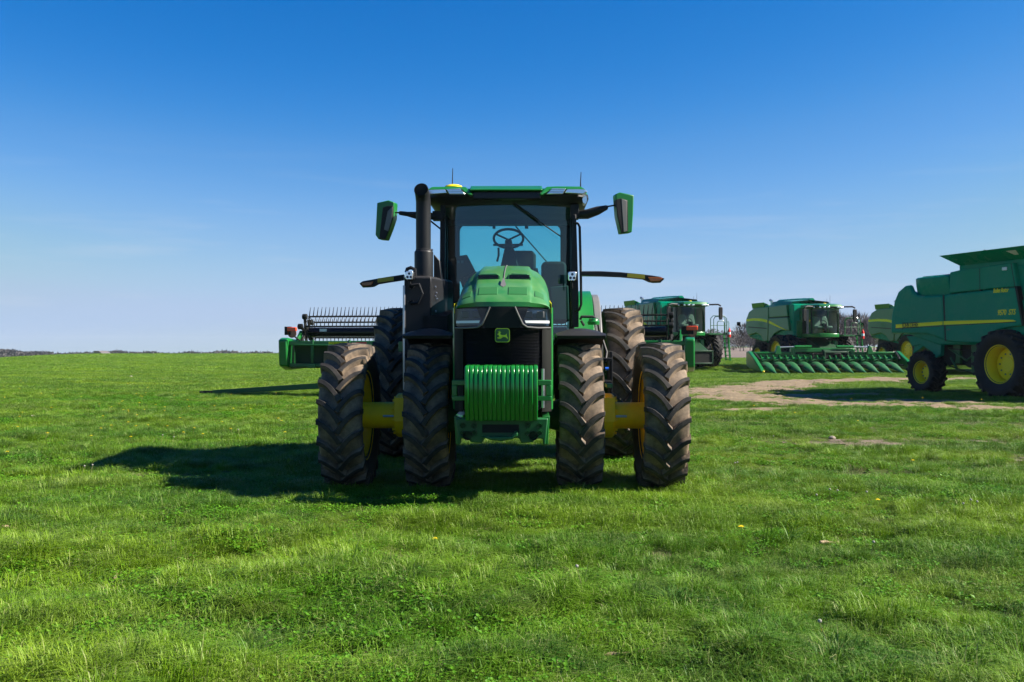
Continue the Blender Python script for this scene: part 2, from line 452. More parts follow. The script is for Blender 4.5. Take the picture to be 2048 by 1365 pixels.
def make_soil_mat(name, a, c, scale):
    m, nt, b, out = new_mat(name)
    ge = N(nt, 'ShaderNodeNewGeometry')
    def nz(s, lo, hi):
        no = N(nt, 'ShaderNodeTexNoise'); no.inputs['Scale'].default_value = s; no.inputs['Detail'].default_value = 7
        nt.links.new(ge.outputs['Position'], no.inputs['Vector'])
        mr = N(nt, 'ShaderNodeMapRange'); mr.inputs['From Min'].default_value = lo; mr.inputs['From Max'].default_value = hi
        nt.links.new(no.outputs['Fac'], mr.inputs['Value']); return mr.outputs[0], no
    f, no = nz(scale, 0.3, 0.7)
    g, no2 = nz(scale * 9, 0.35, 0.65)
    col = mix_col(nt, f, a, c)
    col = mix_col(nt, math_n(nt, 'MULTIPLY', g, 0.45), col, (a[0] * 0.45, a[1] * 0.42, a[2] * 0.4))
    nt.links.new(col, b.inputs['Base Color']); b.inputs['Roughness'].default_value = 0.95
    bu = N(nt, 'ShaderNodeBump'); bu.inputs['Strength'].default_value = 0.8; bu.inputs['Distance'].default_value = 0.05
    nt.links.new(no2.outputs['Fac'], bu.inputs['Height']); nt.links.new(bu.outputs[0], b.inputs['Normal'])
    return m
M['turf'] = make_ground_mat()
M['soil'] = make_soil_mat('dry_dirt', (0.150, 0.106, 0.056), (0.250, 0.184, 0.102), 1.3)
M['thatch'] = make_soil_mat('bare_thatch', (0.105, 0.079, 0.046), (0.205, 0.158, 0.092), 3.0)
M['plough'] = make_soil_mat('ploughed_soil', (0.13, 0.095, 0.072), (0.18, 0.135, 0.105), 0.05)

def grid_obj(name, xs, ys, mat, zf, keep=None, kind='structure'):
    """xs(y) -> row of x; keeps only faces where keep>0"""
    rows = np.array([xs(y) for y in ys]); Y = np.repeat(np.array(ys)[:, None], rows.shape[1], 1)
    Z = zf(rows, Y)
    n, k = rows.shape
    verts = np.stack([rows, Y, Z], -1).reshape(-1, 3)
    faces = []
    K = keep(rows, Y) if keep is not None else None
    for i in range(n - 1):
        for j in range(k - 1):
            if K is not None and (K[i, j] + K[i + 1, j] + K[i, j + 1] + K[i + 1, j + 1]) / 4 < 0.0: continue
            faces.append((i * k + j, i * k + j + 1, (i + 1) * k + j + 1, (i + 1) * k + j))
    me = bpy.data.meshes.new(name)
    me.from_pydata(verts.tolist(), [], faces)
    if K is not None:
        bm = bmesh.new(); bm.from_mesh(me)
        bmesh.ops.delete(bm, geom=[v for v in bm.verts if not v.link_faces], context='VERTS')
        bm.to_mesh(me); bm.free()
    me.polygons.foreach_set('use_smooth', [True] * len(me.polygons))
    me.materials.append(mat)
    ob = bpy.data.objects.new(name, me); SC.collection.objects.link(ob)
    ob['kind'] = kind
    return ob
ys = list(np.arange(-14, 3.9, 1.2)) + list(np.arange(4.0, 24, 0.16)) + list(24 + np.cumsum(0.3 * 1.028 ** np.arange(120))) 
ys = [y for y in ys if y < 330] + [360, 420, 520, 700, 1000, 1500]
ground = grid_obj('ground', lambda y: np.linspace(-1, 1, 221) * (14 + 0.9 * max(abs(y), 3)), ys, M['turf'], gz)

track = grid_obj('dirt_track', lambda y: np.arange(3.5, 31, 0.13), np.arange(22, 51, 0.13), M['soil'],
                 lambda x, y: gz(x, y) + 0.010 + 0.16 * sstep(0.2, 0.8, dirt(x, y)) * np.maximum(fbm(x * 2.6, y * 2.6, 4) - 0.42, -0.05),
                 lambda x, y: dirt(x, y) - 0.22)
tag(track, 'curving dry dirt track worn into the grass beside the harvesters')
bare = grid_obj('bare_soil', lambda y: np.arange(-5.2, 10.5, 0.06), np.arange(4.6, 17.6, 0.06), M['thatch'],
                lambda x, y: gz(x, y) + 0.006, lambda x, y: dirt(x, y) - 0.55)
field = grid_obj('ploughed_field', lambda y: np.linspace(0.02 * y + 14, 1.0 * y + 60, 40), [104, 112, 125, 150, 190, 250, 330, 460, 640, 700], M['plough'],
                 lambda x, y: terrain(x, y) + 0.06)

# ---------------------------------------------------------------- grass
def grass_mat(name, dry=0.0, clover=False):
    m, nt, b, out = new_mat(name)
    ge = N(nt, 'ShaderNodeNewGeometry')
    c = grass_color(nt, ge.outputs['Position'])
    at = N(nt, 'ShaderNodeAttribute'); at.attribute_name = 'tint'
    sp = N(nt, 'ShaderNodeSeparateColor'); nt.links.new(at.outputs['Color'], sp.inputs[0])
    oi = N(nt, 'ShaderNodeObjectInfo')
    if clover:
        c = mix_col(nt, 0.75, c, (0.040, 0.160, 0.006))
        c = mix_col(nt, math_n(nt, 'MULTIPLY', sp.outputs[0], 0.55), c, (0.14, 0.30, 0.015))
    elif dry:
        c = mix_col(nt, dry, c, (0.42, 0.34, 0.19))
    else:
        c = mix_col(nt, math_n(nt, 'MULTIPLY', sp.outputs[0], 0.5), c, (0.22, 0.32, 0.05))
        hi = N(nt, 'ShaderNodeMapRange'); hi.inputs['From Min'].default_value = 0.90; hi.inputs['From Max'].default_value = 1.0
        nt.links.new(sp.outputs[0], hi.inputs['Value'])
        c = mix_col(nt, math_n(nt, 'MULTIPLY', hi.outputs[0], 0.55), c, (0.45, 0.41, 0.20))
    nt.links.new(c, b.inputs['Base Color'])
    b.inputs['Roughness'].default_value = 0.5
    b.inputs['Specular IOR Level'].default_value = 0.20
    tl = N(nt, 'ShaderNodeBsdfTranslucent'); nt.links.new(c, tl.inputs[0])
    mx = N(nt, 'ShaderNodeMixShader'); mx.inputs[0].default_value = 0.27
    nt.links.new(b.outputs[0], mx.inputs[1]); nt.links.new(tl.outputs[0], mx.inputs[2]); nt.links.new(mx.outputs[0], out.inputs[0])
    return m
M['grass'] = grass_mat('grass_blade')
M['clover'] = grass_mat('clover_leaf', clover=True)
M['straw'] = grass_mat('dry_grass', dry=0.75)
GC = bpy.data.collections.new('grass_sources')
def tuft(name, n, rad, h0, h1, wd, lean, kind, seed):
    r = np.random.default_rng(seed)
    V = []; F = []; T = []; MI = []
    for i in range(n):
        a = r.uniform(0, 2 * math.pi); d = rad * math.sqrt(r.uniform()); bx, by = d * math.cos(a), d * math.sin(a)
        t = r.uniform(); h = r.uniform(h0, h1); ww = wd * r.uniform(0.7, 1.3)
        ha = r.uniform(0, 2 * math.pi); dx, dy = math.cos(ha), math.sin(ha); o = len(V)
        if kind in ('blade', 'clump'):
            if kind == 'clump': h *= 1.15 - 0.75 * (d / rad) ** 2
            ln = lean * r.uniform(0.2, 1.3) * h; la = r.normal(0.3, 1.1) if kind == 'blade' else a + r.normal(0, 0.7); lx, ly = math.cos(la), math.sin(la)
            px, py = -ly, lx
            mid = (bx + lx * ln * .3, by + ly * ln * .3, h * .58)
            tip = (bx + lx * ln, by + ly * ln, h * (1 - 0.38 * min(1.2, ln / h)))
            V += [(bx - px * ww / 2, by - py * ww / 2, -0.015), (bx + px * ww / 2, by + py * ww / 2, -0.015),
                  (mid[0] + px * ww * .42, mid[1] + py * ww * .42, mid[2]), (mid[0] - px * ww * .42, mid[1] - py * ww * .42, mid[2]), tip]
            F += [(o, o + 1, o + 2, o + 3), (o + 3, o + 2, o + 4)]; T += [t] * 5
        elif kind == 'leaf':      # small rounded leaf on a short stalk
            rr = ww; tz = h; tl = r.uniform(-0.5, 0.5, 2)
            ring = []
            for q in range(6):
                aa = q / 6 * 2 * math.pi + ha; ring.append((bx + rr * math.cos(aa), by + rr * math.sin(aa), tz + rr * (tl[0] * math.cos(aa) + tl[1] * math.sin(aa))))
            V += ring + [(bx, by, tz - rr * 0.25)]; F += [(o + q, o + (q + 1) % 6, o + 6) for q in range(6)]; T += [t] * 7
        elif kind == 'rosette':   # broad dandelion-like leaf lying out
            L = h; px, py = -dy, dx
            pts = [(0, .12, 0.01), (.35, .5, .35), (.7, .75, .42), (1, .08, .30)]
            for (u, wv, zz) in pts:
                for sgn in (-1, 1):
                    V.append((bx * .2 + dx * L * u + px * ww * wv * sgn, by * .2 + dy * L * u + py * ww * wv * sgn, zz * L * r.uniform(0.7, 1.2)))
            F += [(o, o + 1, o + 3, o + 2), (o + 2, o + 3, o + 5, o + 4), (o + 4, o + 5, o + 7, o + 6)]; T += [t] * 8
    me = bpy.data.meshes.new(name)
    me.from_pydata(V, [], F)
    at = me.color_attributes.new('tint', 'FLOAT_COLOR', 'POINT')
    at.data.foreach_set('color', np.repeat(np.array(T)[:, None], 4, 1).astype(np.float32).ravel())
    return me
SRC = []
def src(me, mat):
    me.materials.append(mat)
    ob = bpy.data.objects.new('tuft_%02d' % len(SRC), me); GC.objects.link(ob); SRC.append(ob)
for s in range(3): src(tuft('fine', 120, 0.13, 0.022, 0.062, 0.0034, 1.3, 'blade', s), M['grass'])           # 0-2
for s in range(3): src(tuft('lush', 150, 0.13, 0.05, 0.115, 0.0038, 1.15, 'blade', 10 + s), M['grass'])       # 3-5
for s in range(2): src(tuft('clover', 95, 0.13, 0.015, 0.06, 0.0085, 0.4, 'leaf', 20 + s), M['clover'])        # 6-7
for s in range(2): src(tuft('rosette', 9, 0.06, 0.05, 0.12, 0.016, 0.4, 'rosette', 30 + s), M['clover'])       # 8-9
for s in range(2): src(tuft('straw', 22, 0.13, 0.03, 0.07, 0.003, 2.2, 'blade', 40 + s), M['straw'])           # 10-11
for s in range(2): src(tuft('mown', 70, 0.22, 0.03, 0.075, 0.007, 1.0, 'blade', 50 + s), M['grass'])           # 12-13
for s in range(3): src(tuft('clump', 330, 0.17, 0.07, 0.17, 0.0040, 1.2, 'clump', 60 + s), M['grass'])         # 14-16

def scatter(n_per, y0, y1, pad, scale):
    ys_ = []; xs_ = []
    n = int(n_per * (y1 - y0) * (0.53 * (y0 + y1) + 2 * pad))
    yy = rng.uniform(y0, y1, n * 2); 
    wdt = 0.53 * yy + pad; keep = rng.uniform(0, 1, n * 2) < wdt / wdt.max()
    yy = yy[keep]; wdt = wdt[keep]
    xx = rng.uniform(-1, 1, len(yy)) * wdt
    return xx, yy
PX = []; PY = []; PI = []; PS = []
def put(xx, yy, idx, sc): PX.append(xx); PY.append(yy); PI.append(idx); PS.append(sc)
def fill(n_per, y0, y1, pad, base):
    x, y = scatter(n_per, y0, y1, pad, base)
    d = dirt(x, y)
    ok = rng.uniform(size=len(x)) > sstep(0.12, 1.1, d) * np.where(y > 20, 0.97, 0.85)
    x, y, d = x[ok], y[ok], d[ok]
    lush = 0.55 * fbm(x * 0.55 + 3, y * 0.55, 4) + 0.45 * fbm(x * 1.9 + 8, y * 1.9, 2); clov = fbm(x * 0.7 + 50, y * 0.7 + 20, 4)
    u = rng.uniform(size=len(x))
    idx = rng.integers(0, 3, len(x))
    L = sstep(0.50, 0.62, lush); idx = np.where(u < L * 0.75 + 0.05, rng.integers(3, 6, len(x)), idx)
    u2 = rng.uniform(size=len(x)); Cc = sstep(0.50, 0.60, clov)
    idx = np.where(u2 < Cc * 0.40 + 0.06, rng.integers(6, 8, len(x)), idx)
    u3 = rng.uniform(size=len(x)); idx = np.where(u3 < 0.022 + 0.03 * Cc, rng.integers(8, 10, len(x)), idx)
    u4 = rng.uniform(size=len(x)); idx = np.where(u4 < 0.012 + 0.5 * sstep(-0.4, 0.5, d) + 0.10 * sstep(2, 5, x) * sstep(12, 15, y) * sstep(30, 24, y), rng.integers(10, 12, len(x)), idx)
    sc = base * rng.uniform(0.7, 1.3, len(x)) * (0.35 + 1.15 * lush) * (1 - 0.35 * sstep(-0.3, 0.4, d))
    put(x, y, idx, sc)
def clumps(n_per, y0, y1, pad, thr):
    x, y = scatter(n_per, y0, y1, pad, 1)
    l = 0.6 * fbm(x * 0.45 + 3, y * 0.45, 3) + 0.4 * fbm(x * 1.5 + 8, y * 1.5, 2)
    ok = (l > thr) & (dirt(x, y) < -0.1); x, y, l = x[ok], y[ok], l[ok]
    put(x, y, rng.integers(14, 17, len(x)), np.minimum(rng.uniform(0.6, 1.25, len(x)) * (0.7 + 2.8 * (l - thr)), 1.15))
clumps(18, 3.2, 9, 4.5, 0.50)
clumps(13, 9, 22, 6, 0.52)
clumps(6, 22, 45, 9, 0.52)
fill(110, 3.2, 7.5, 4.5, 0.95)
fill(75, 7.5, 12, 5, 1.0)
fill(45, 12, 20, 7, 1.0)
fill(30, 20, 34, 9, 1.1)
x, y = scatter(14, 34, 62, 12, 1); ok = dirt(x, y) < 0.25; put(x[ok], y[ok], rng.integers(12, 14, ok.sum()), rng.uniform(1.0, 1.6, ok.sum()))
x, y = scatter(2.6, 62, 130, 15, 1); ok = ~((y > 103) & (x > 0.02 * y + 13)); put(x[ok], y[ok], rng.integers(12, 14, ok.sum()), rng.uniform(1.2, 2.2, ok.sum()))
x, y = scatter(0.4, 130, 200, 8, 1); ok = ~((y > 103) & (x > 0.02 * y + 13)); put(x[ok], y[ok], rng.integers(12, 14, ok.sum()), rng.uniform(1.6, 2.6, ok.sum()))
PX = np.concatenate(PX); PY = np.concatenate(PY); PI = np.concatenate(PI); PS = np.concatenate(PS)
def grass_object(name, X, Y, I, S, Z=None):
    me = bpy.data.meshes.new(name)
    n = len(X)
    me.vertices.add(n)
    me.vertices.foreach_set('co', np.stack([X, Y, gz(X, Y) if Z is None else Z], -1).astype(np.float32).ravel())
    a = me.attributes.new('idx', 'INT', 'POINT'); a.data.foreach_set('value', I.astype(np.int32))
    a = me.attributes.new('scl', 'FLOAT', 'POINT'); a.data.foreach_set('value', S.astype(np.float32))
    rot = np.stack([rng.normal(0, .08, n), rng.normal(0, .08, n), rng.normal(0, 0.9, n)], -1)
    a = me.attributes.new('rot', 'FLOAT_VECTOR', 'POINT'); a.data.foreach_set('vector', rot.astype(np.float32).ravel())
    ob = bpy.data.objects.new(name, me); SC.collection.objects.link(ob)
    ng = bpy.data.node_groups.new('grass_instances', 'GeometryNodeTree')
    ng.interface.new_socket('Geometry', in_out='INPUT', socket_type='NodeSocketGeometry')
    ng.interface.new_socket('Geometry', in_out='OUTPUT', socket_type='NodeSocketGeometry')
    gi = ng.nodes.new('NodeGroupInput'); go = ng.nodes.new('NodeGroupOutput')
    ci = ng.nodes.new('GeometryNodeCollectionInfo'); ci.inputs['Collection'].default_value = GC
    ci.inputs['Separate Children'].default_value = True; ci.inputs['Reset Children'].default_value = True
    ip = ng.nodes.new('GeometryNodeInstanceOnPoints'); ip.inputs['Pick Instance'].default_value = True
    def na(nm, ty):
        q = ng.nodes.new('GeometryNodeInputNamedAttribute'); q.data_type = ty; q.inputs['Name'].default_value = nm; return q.outputs['Attribute']
    er = ng.nodes.new('FunctionNodeEulerToRotation')
    ng.links.new(na('rot', 'FLOAT_VECTOR'), er.inputs[0])
    ng.links.new(gi.outputs[0], ip.inputs['Points']); ng.links.new(ci.outputs[0], ip.inputs['Instance'])
    ng.links.new(na('idx', 'INT'), ip.inputs['Instance Index']); ng.links.new(er.outputs[0], ip.inputs['Rotation'])
    ng.links.new(na('scl', 'FLOAT'), ip.inputs['Scale']); ng.links.new(ip.outputs[0], go.inputs[0])
    md = ob.modifiers.new('grass', 'NODES'); md.node_group = ng
    return ob
gr = grass_object('grass', PX, PY, PI, PS)
tag(gr, 'short green turf grass with clover over the whole field', 'grass', kind='stuff')
print('tufts', len(PX))

# ---------------------------------------------------------------- small things in the grass
M['petal'] = paint('dandelion_petals', (0.85, 0.64, 0.004), 0.7, 0, amt=0)
M['stalk'] = paint('plant_stalk', (0.18, 0.20, 0.06), 0.7, 0, dust=(0.2, 0.12, 0.06), amt=0.5)
M['seed'] = paint('seed_fluff', (0.26, 0.25, 0.22), 0.9, 0, amt=0.1)
M['drywood'] = paint('dry_stalk', (0.30, 0.22, 0.13), 0.85, 0, dust=(0.22, 0.15, 0.09), amt=0.6, scale=20)
M['stone'] = paint('pale_stone', (0.26, 0.22, 0.17), 0.9, 0, dust=(0.25, 0.2, 0.14), amt=0.5, scale=8)
def ground_px(px, py):
    Y = 1991 * CAM_H / (py - 692); return ((px - 1024) / 1991 * Y, Y)
def dandelion(x, y, h, seedhead, label, group):
    t = empty('dandelion', (x, y, float(gz(x, y))))
    tag(t, label, 'dandelion', group)
    lx, ly = random.uniform(-.3, .3) * h, random.uniform(-.3, .3) * h
    MB().tube([(0, 0, -.02), (lx * .4, ly * .4, h * .55), (lx, ly, h)], 0.0022, 5).build('stem', M['stalk'], t)
    b = MB()
    if seedhead:
        b.lathe([(-.010, .001), (-.007, .008), (0, .011), (.007, .008), (.010, .001)], (lx, ly, h + .012), 'z', 10)
        b.build('seed_head', M['seed'], t)
    else:
        for ring, (n, r0, r1, z) in enumerate([(14, .004, .024, .002), (12, .003, .017, .007), (8, .001, .010, .011)]):
            for k in range(n):
                a = 2 * math.pi * (k + .5 * ring) / n; da = .16
                b.add([(lx + r0 * math.cos(a), ly + r0 * math.sin(a), h + z), (lx + r1 * math.cos(a - da), ly + r1 * math.sin(a - da), h + z + .003),
                       (lx + r1 * 1.06 * math.cos(a), ly + r1 * 1.06 * math.sin(a), h + z + .002), (lx + r1 * math.cos(a + da), ly + r1 * math.sin(a + da), h + z + .003)], [(0, 1, 2, 3)])
        b.build('flower', M['petal'], t, smooth=0)
FL = [(200, 812), (253, 765), (257, 768), (245, 805), (285, 796), (258, 831), (260, 828), (325, 830), (247, 804), (284, 797), (203, 863), (89, 880), (14, 909), (275, 860), (434, 797), (459, 792),
      (605, 801), (590, 813), (464, 866), (385, 867), (465, 823), (540, 755), (510, 748), (485, 735), (430, 818), (222, 822), (290, 824), (380, 819),
      (205, 840), (228, 860), (255, 855), (278, 812), (300, 858), (503, 822), (446, 850), (328, 762), (380, 762), (360, 845),
      (876, 1094), (1760, 1008), (1646, 1250), (1484, 1068), (1700, 802), (1662, 748), (1845, 800), (1822, 922), (1630, 745), (1716, 850), (1590, 765)]
for _ in range(46):
    FL.append((random.uniform(4, 640) if random.random() < .8 else random.uniform(1400, 2000), random.triangular(735, 905, 790)))
for (px, py) in FL:
    x, y = ground_px(px, py + 8); dandelion(x, y, random.uniform(.05, .10) + (0.07 if y > 14 else 0), False, 'yellow dandelion flower open in the green turf', 'yellow dandelions in the turf')
for (px, py) in [(1660, 1000), (1672, 998), (1640, 1010), (1740, 1002), (1925, 1026), (1940, 1027), (1955, 1034), (1168, 1195), (1663, 1305), (322, 885), (481, 870), (161, 950), (180, 952), (1500, 885), (1550, 875), (1740, 1110), (345, 884), (1484, 940), (1470, 945)]:
    x, y = ground_px(px, py + 14); dandelion(x, y, random.uniform(.13, .20), True, 'white dandelion seed head on a thin bare stalk', 'dandelion seed heads in the turf')
def stalk(px0, py0, px1, py1, r, label, nm='corn_stalk', cat='dry stalk'):
    a = ground_px(px0, py0); b = ground_px(px1, py1); n = 7; pts = []
    for i in range(n):
        t = i / (n - 1); x = a[0] + (b[0] - a[0]) * t; y = a[1] + (b[1] - a[1]) * t
        pts.append((x - a[0], y - a[1], float(gz(x, y)) + .045 + random.uniform(-.006, .006)))
    o = MB().tube(pts, [r * random.uniform(.7, 1.2) for _ in pts], 7).build(nm, M['drywood'])
    o.location = (a[0], a[1], 0); tag(o, label, cat)
stalk(1185, 1317, 1298, 1316, .009, 'longest pale dry corn stalk lying flat in the foreground grass')
stalk(3, 1084, 60, 1076, .014, 'dry corn stalk at the far left edge of the grass beside a bare patch')
stalk(1640, 1084, 1675, 1076, .012, 'short brown dry stalk beside the long-bladed grass tuft')
stalk(230, 1168, 234, 1152, .010, 'stubby whitish dry stalk poking out of the left foreground grass')
stalk(866, 1318, 930, 1306, .008, 'broken dry stalk crossing the bare earth patch in the foreground')
stalk(930, 1309, 985, 1316, .007, 'thin dry stalk at the right end of the foreground bare patch')
def stone(px, py, r, label):
    x, y = ground_px(px, py); bm = bmesh.new(); bmesh.ops.create_icosphere(bm, subdivisions=2, radius=r)
    for v in bm.verts:
        v.co *= random.uniform(.85, 1.1); v.co.z *= .6
    me = bpy.data.meshes.new('stone'); bm.to_mesh(me); bm.free(); me.materials.append(M['stone'])
    o = bpy.data.objects.new('stone', me); SC.collection.objects.link(o); o.location = (x, y, float(gz(x, y)) + r * .45); tag(o, label, 'stone')
stone(66, 838, .075, 'pale stone lying in the grass of the left field')
stone(1664, 880, .06, 'small pale stone beside the bare patch right of the tractor')
stone(433, 1131, .03, 'small tan stone in the left foreground grass')
stone(262, 756, .09, 'tan stone far off in the left field among dandelions')
# long-bladed tuft right of the tractor
def long_tuft(px, py, n, L, label, spread=1.0):
    x, y = ground_px(px, py); b = MB()
    for i in range(n):
        a = random.gauss(0.35, 0.9 * spread); l = L * random.uniform(.45, 1.1); e = random.uniform(.5, 1.1)
        bx, by = random.uniform(-.10, .10), random.uniform(-.08, .08); dx, dy = math.cos(a), math.sin(a) * .6; ww = .0055
        pts = []
        for k in range(6):
            t = k / 5; r_ = l * t; pts.append((bx + dx * r_ * e * (0.4 + .6 * t), by + dy * r_ * e, -.01 + r_ * math.sin(1.25) * (1 - .62 * t * t * e)))
        vs = []
        for k, p in enumerate(pts):
            q = ww * (1 - (k / 5) ** 2 * .95); vs += [(p[0] - dy * q, p[1] + dx * q, p[2]), (p[0] + dy * q, p[1] - dx * q, p[2])]
        b.add(vs, [(2 * k, 2 * k + 1, 2 * k + 3, 2 * k + 2) for k in range(5)])
    o = b.build('grass_tuft', M['grass']); o.location = (x, y, float(gz(x, y))); tag(o, label, 'grass tuft')
long_tuft(1555, 1090, 46, .40, 'big long-bladed grass tuft leaning right in front of the harvester side of the lawn')
long_tuft(175, 1335, 16, .16, 'pale broad-bladed tuft in the bottom left corner of the lawn', 1.6)
long_tuft(60, 960, 22, .26, 'wispy pale tuft in the left grass near the tip of the tractor shadow', 1.3)

# ---------------------------------------------------------------- far trees and buildings
M['bark'] = paint('bare_tree_bark', (0.08, 0.07, 0.065), 0.9, 0, dust=(0.12, 0.11, 0.10), amt=0.5, scale=0.5)
M['twig'] = paint('bare_twigs', (0.060, 0.054, 0.055), 0.9, 0, dust=(0.095, 0.08, 0.075), amt=0.6, scale=0.4)
M['budding'] = paint('budding_leaves', (0.055, 0.075, 0.03), 0.9, 0, dust=(0.09, 0.085, 0.055), amt=0.6, scale=0.4)
def twig_cloud(b, cx, cy, z0, h, wd, n, size, iso=False):
    for _ in range(n):
        u = random.random(); a = random.uniform(0, 6.283); rr = math.sqrt(random.random()) * wd * (0.25 + 0.95 * math.sin(math.pi * min(1, .12 + u * .85)))
        px, py, pz = cx + rr * math.cos(a), cy + rr * math.sin(a), z0 + h * u
        d = Vector((px - cx, py - cy, h * .35 + random.uniform(-.3, .5) * h * .3)).normalized() * size * random.uniform(.6, 1.5)
        if iso: d = Vector((random.gauss(0, 1), random.gauss(0, .5), random.gauss(0, .7))).normalized() * size * random.uniform(.6, 1.3)
        s = Vector((-d.y, d.x, random.uniform(-.5, .5) * size)).normalized() * size * (.30 if iso else .09)
        if iso: s = Vector((d.z, random.uniform(-.3, .3) * size, -d.x)).normalized() * size * .3
        p = Vector((px, py, pz)); b.add([p - s, p + s, p + d], [(0, 1, 2)])
def bare_tree(x, y, h, wd, label, mat, n=560, group='bare trees beyond the ploughed field'):
    z = float(terrain(x, y)) - .1
    t = empty('bare_tree', (x, y, z)); tag(t, label, 'tree', group)
    b = MB(); b.tube([(0, 0, 0), (.1, 0, h * .35), (0, .1, h * .7)], [h * .022, h * .016, h * .006], 6)
    for k in range(7):
        a = k * 2.4 + random.random(); z0 = h * random.uniform(.2, .5); L = wd * random.uniform(.6, 1)
        b.tube([(0, 0, z0), (L * .5 * math.cos(a), L * .5 * math.sin(a), z0 + h * .18), (L * math.cos(a), L * math.sin(a), z0 + h * .36)], [h * .01, h * .007, h * .003], 5)
    b.build('trunk', M['bark'], t)
    c = MB(); twig_cloud(c, 0, 0, h * .16, h * .84, wd, n, h * .16); c.build('crown', mat, t, smooth=0)
random.seed(21)
TL = ['grey brown bare tree with a wide rounded crown beyond the ploughed field', 'tall thin bare tree beyond the ploughed field', 'low bushy bare tree at the field edge']
k = 0
for px in list(range(1640, 1800, 9)) + [1440, 1452, 1466, 1480, 1487, 1500, 1512, 1530, 1545] + list(range(1560, 1640, 12)) + list(range(1810, 2080, 16)):
    Y = random.uniform(215, 280); small = px < 1640 and px >= 1500
    h = random.uniform(6.5, 9.0) if px >= 1640 else random.uniform(3.5, 6.5)
    if px < 1475: h *= .55
    kk = 2 if h < 6 else random.choice([0, 1])
    bare_tree((px - 1024) / 1991 * Y, Y, h, h * (.30 if kk == 1 else .46), TL[kk], M['twig'] if random.random() < .85 else M['budding'])
    k += 1
# far-off woods that read as one mass
def wood(name, pts, label, seed):
    random.seed(seed); b = MB()
    for (x, y, h) in pts:
        z = float(terrain(x, y)); wd = h * random.uniform(.6, 1.0)
        twig_cloud(b, x, y, z + h * .35 - .5, h * .65 + .5, min(wd, 6.0), 80, 1.5, True)
    o = b.build(name, M['twig'], smooth=0); tag(o, label, 'wood', kind='stuff')
pts = []
for i in range(620):
    a = random.uniform(-.60, -.20); Y = random.uniform(620, 760)
    t = 13.5 - 4.5 * sstep(-.47, -.53, a) - 1.5 * math.sin(a * 60) - 1.2 * math.sin(a * 170) + random.uniform(-1.2, 2.5)
    prof = (1.57 - t / 1991 * Y) - float(terrain(a * Y, Y))
    pts.append((a * Y, Y, float(prof)))
wood('far_wood', pts, 'dim grey brown line of bare woods along the left horizon', 3)
pts = []
for i in range(420):
    a = random.uniform(.02, .62); Y = random.uniform(700, 860)
    pts.append((a * Y, Y, 9.5 + 2.2 * math.sin(a * 40) + random.uniform(-1.5, 1.5)))
wood('distant_wood', pts, 'bluish distant woods behind the ploughed field and the harvesters', 5)
Y = 300; x = (205 - 1024) / 1991 * Y; zc = float(terrain(x, Y))
fb = empty('farm_building', (x, Y, zc)); tag(fb, 'tiny farm building on the left horizon with a white end wall', 'building')
M['farmwhite'] = paint('white_siding', (0.7, 0.7, 0.68), .6, 0, amt=.1); M['farmgrey'] = paint('grey_siding', (0.10, 0.09, 0.095), .8, 0, amt=.2)
zt = 1.57 - 10 / 1991 * Y - zc
MB().box(-1.3, -.1, -3, 3, 0, zt - .9).build('side_wall', M['farmgrey'], fb); MB().box(-.1, 1.3, -3, 3, 0, zt - 1.0).build('end_wall', M['farmwhite'], fb)
MB().prism([(-1.5, zt - .95), (-1.2, zt), (.2, zt - .05), (1.5, zt - 1.0)], -3.2, 3.2, 'y').build('roof', M['farmgrey'], fb)

# ---------------------------------------------------------------- spring haze in the air
hz_m, nt, b_, out = new_mat('haze'); nt.nodes.remove(b_)
pv = N(nt, 'ShaderNodeVolumePrincipled'); pv.inputs['Color'].default_value = (0.86, 0.92, 1.0, 1); pv.inputs['Density'].default_value = 0.00012; pv.inputs['Anisotropy'].default_value = 0.2
nt.links.new(pv.outputs[0], out.inputs['Volume'])
hz = MB().box(-1500, 1500, -40, 1520, -50, 16).build('haze', hz_m, smooth=0); hz['kind'] = 'stuff'; hz['label'] = 'thin pale blue haze in the distance'
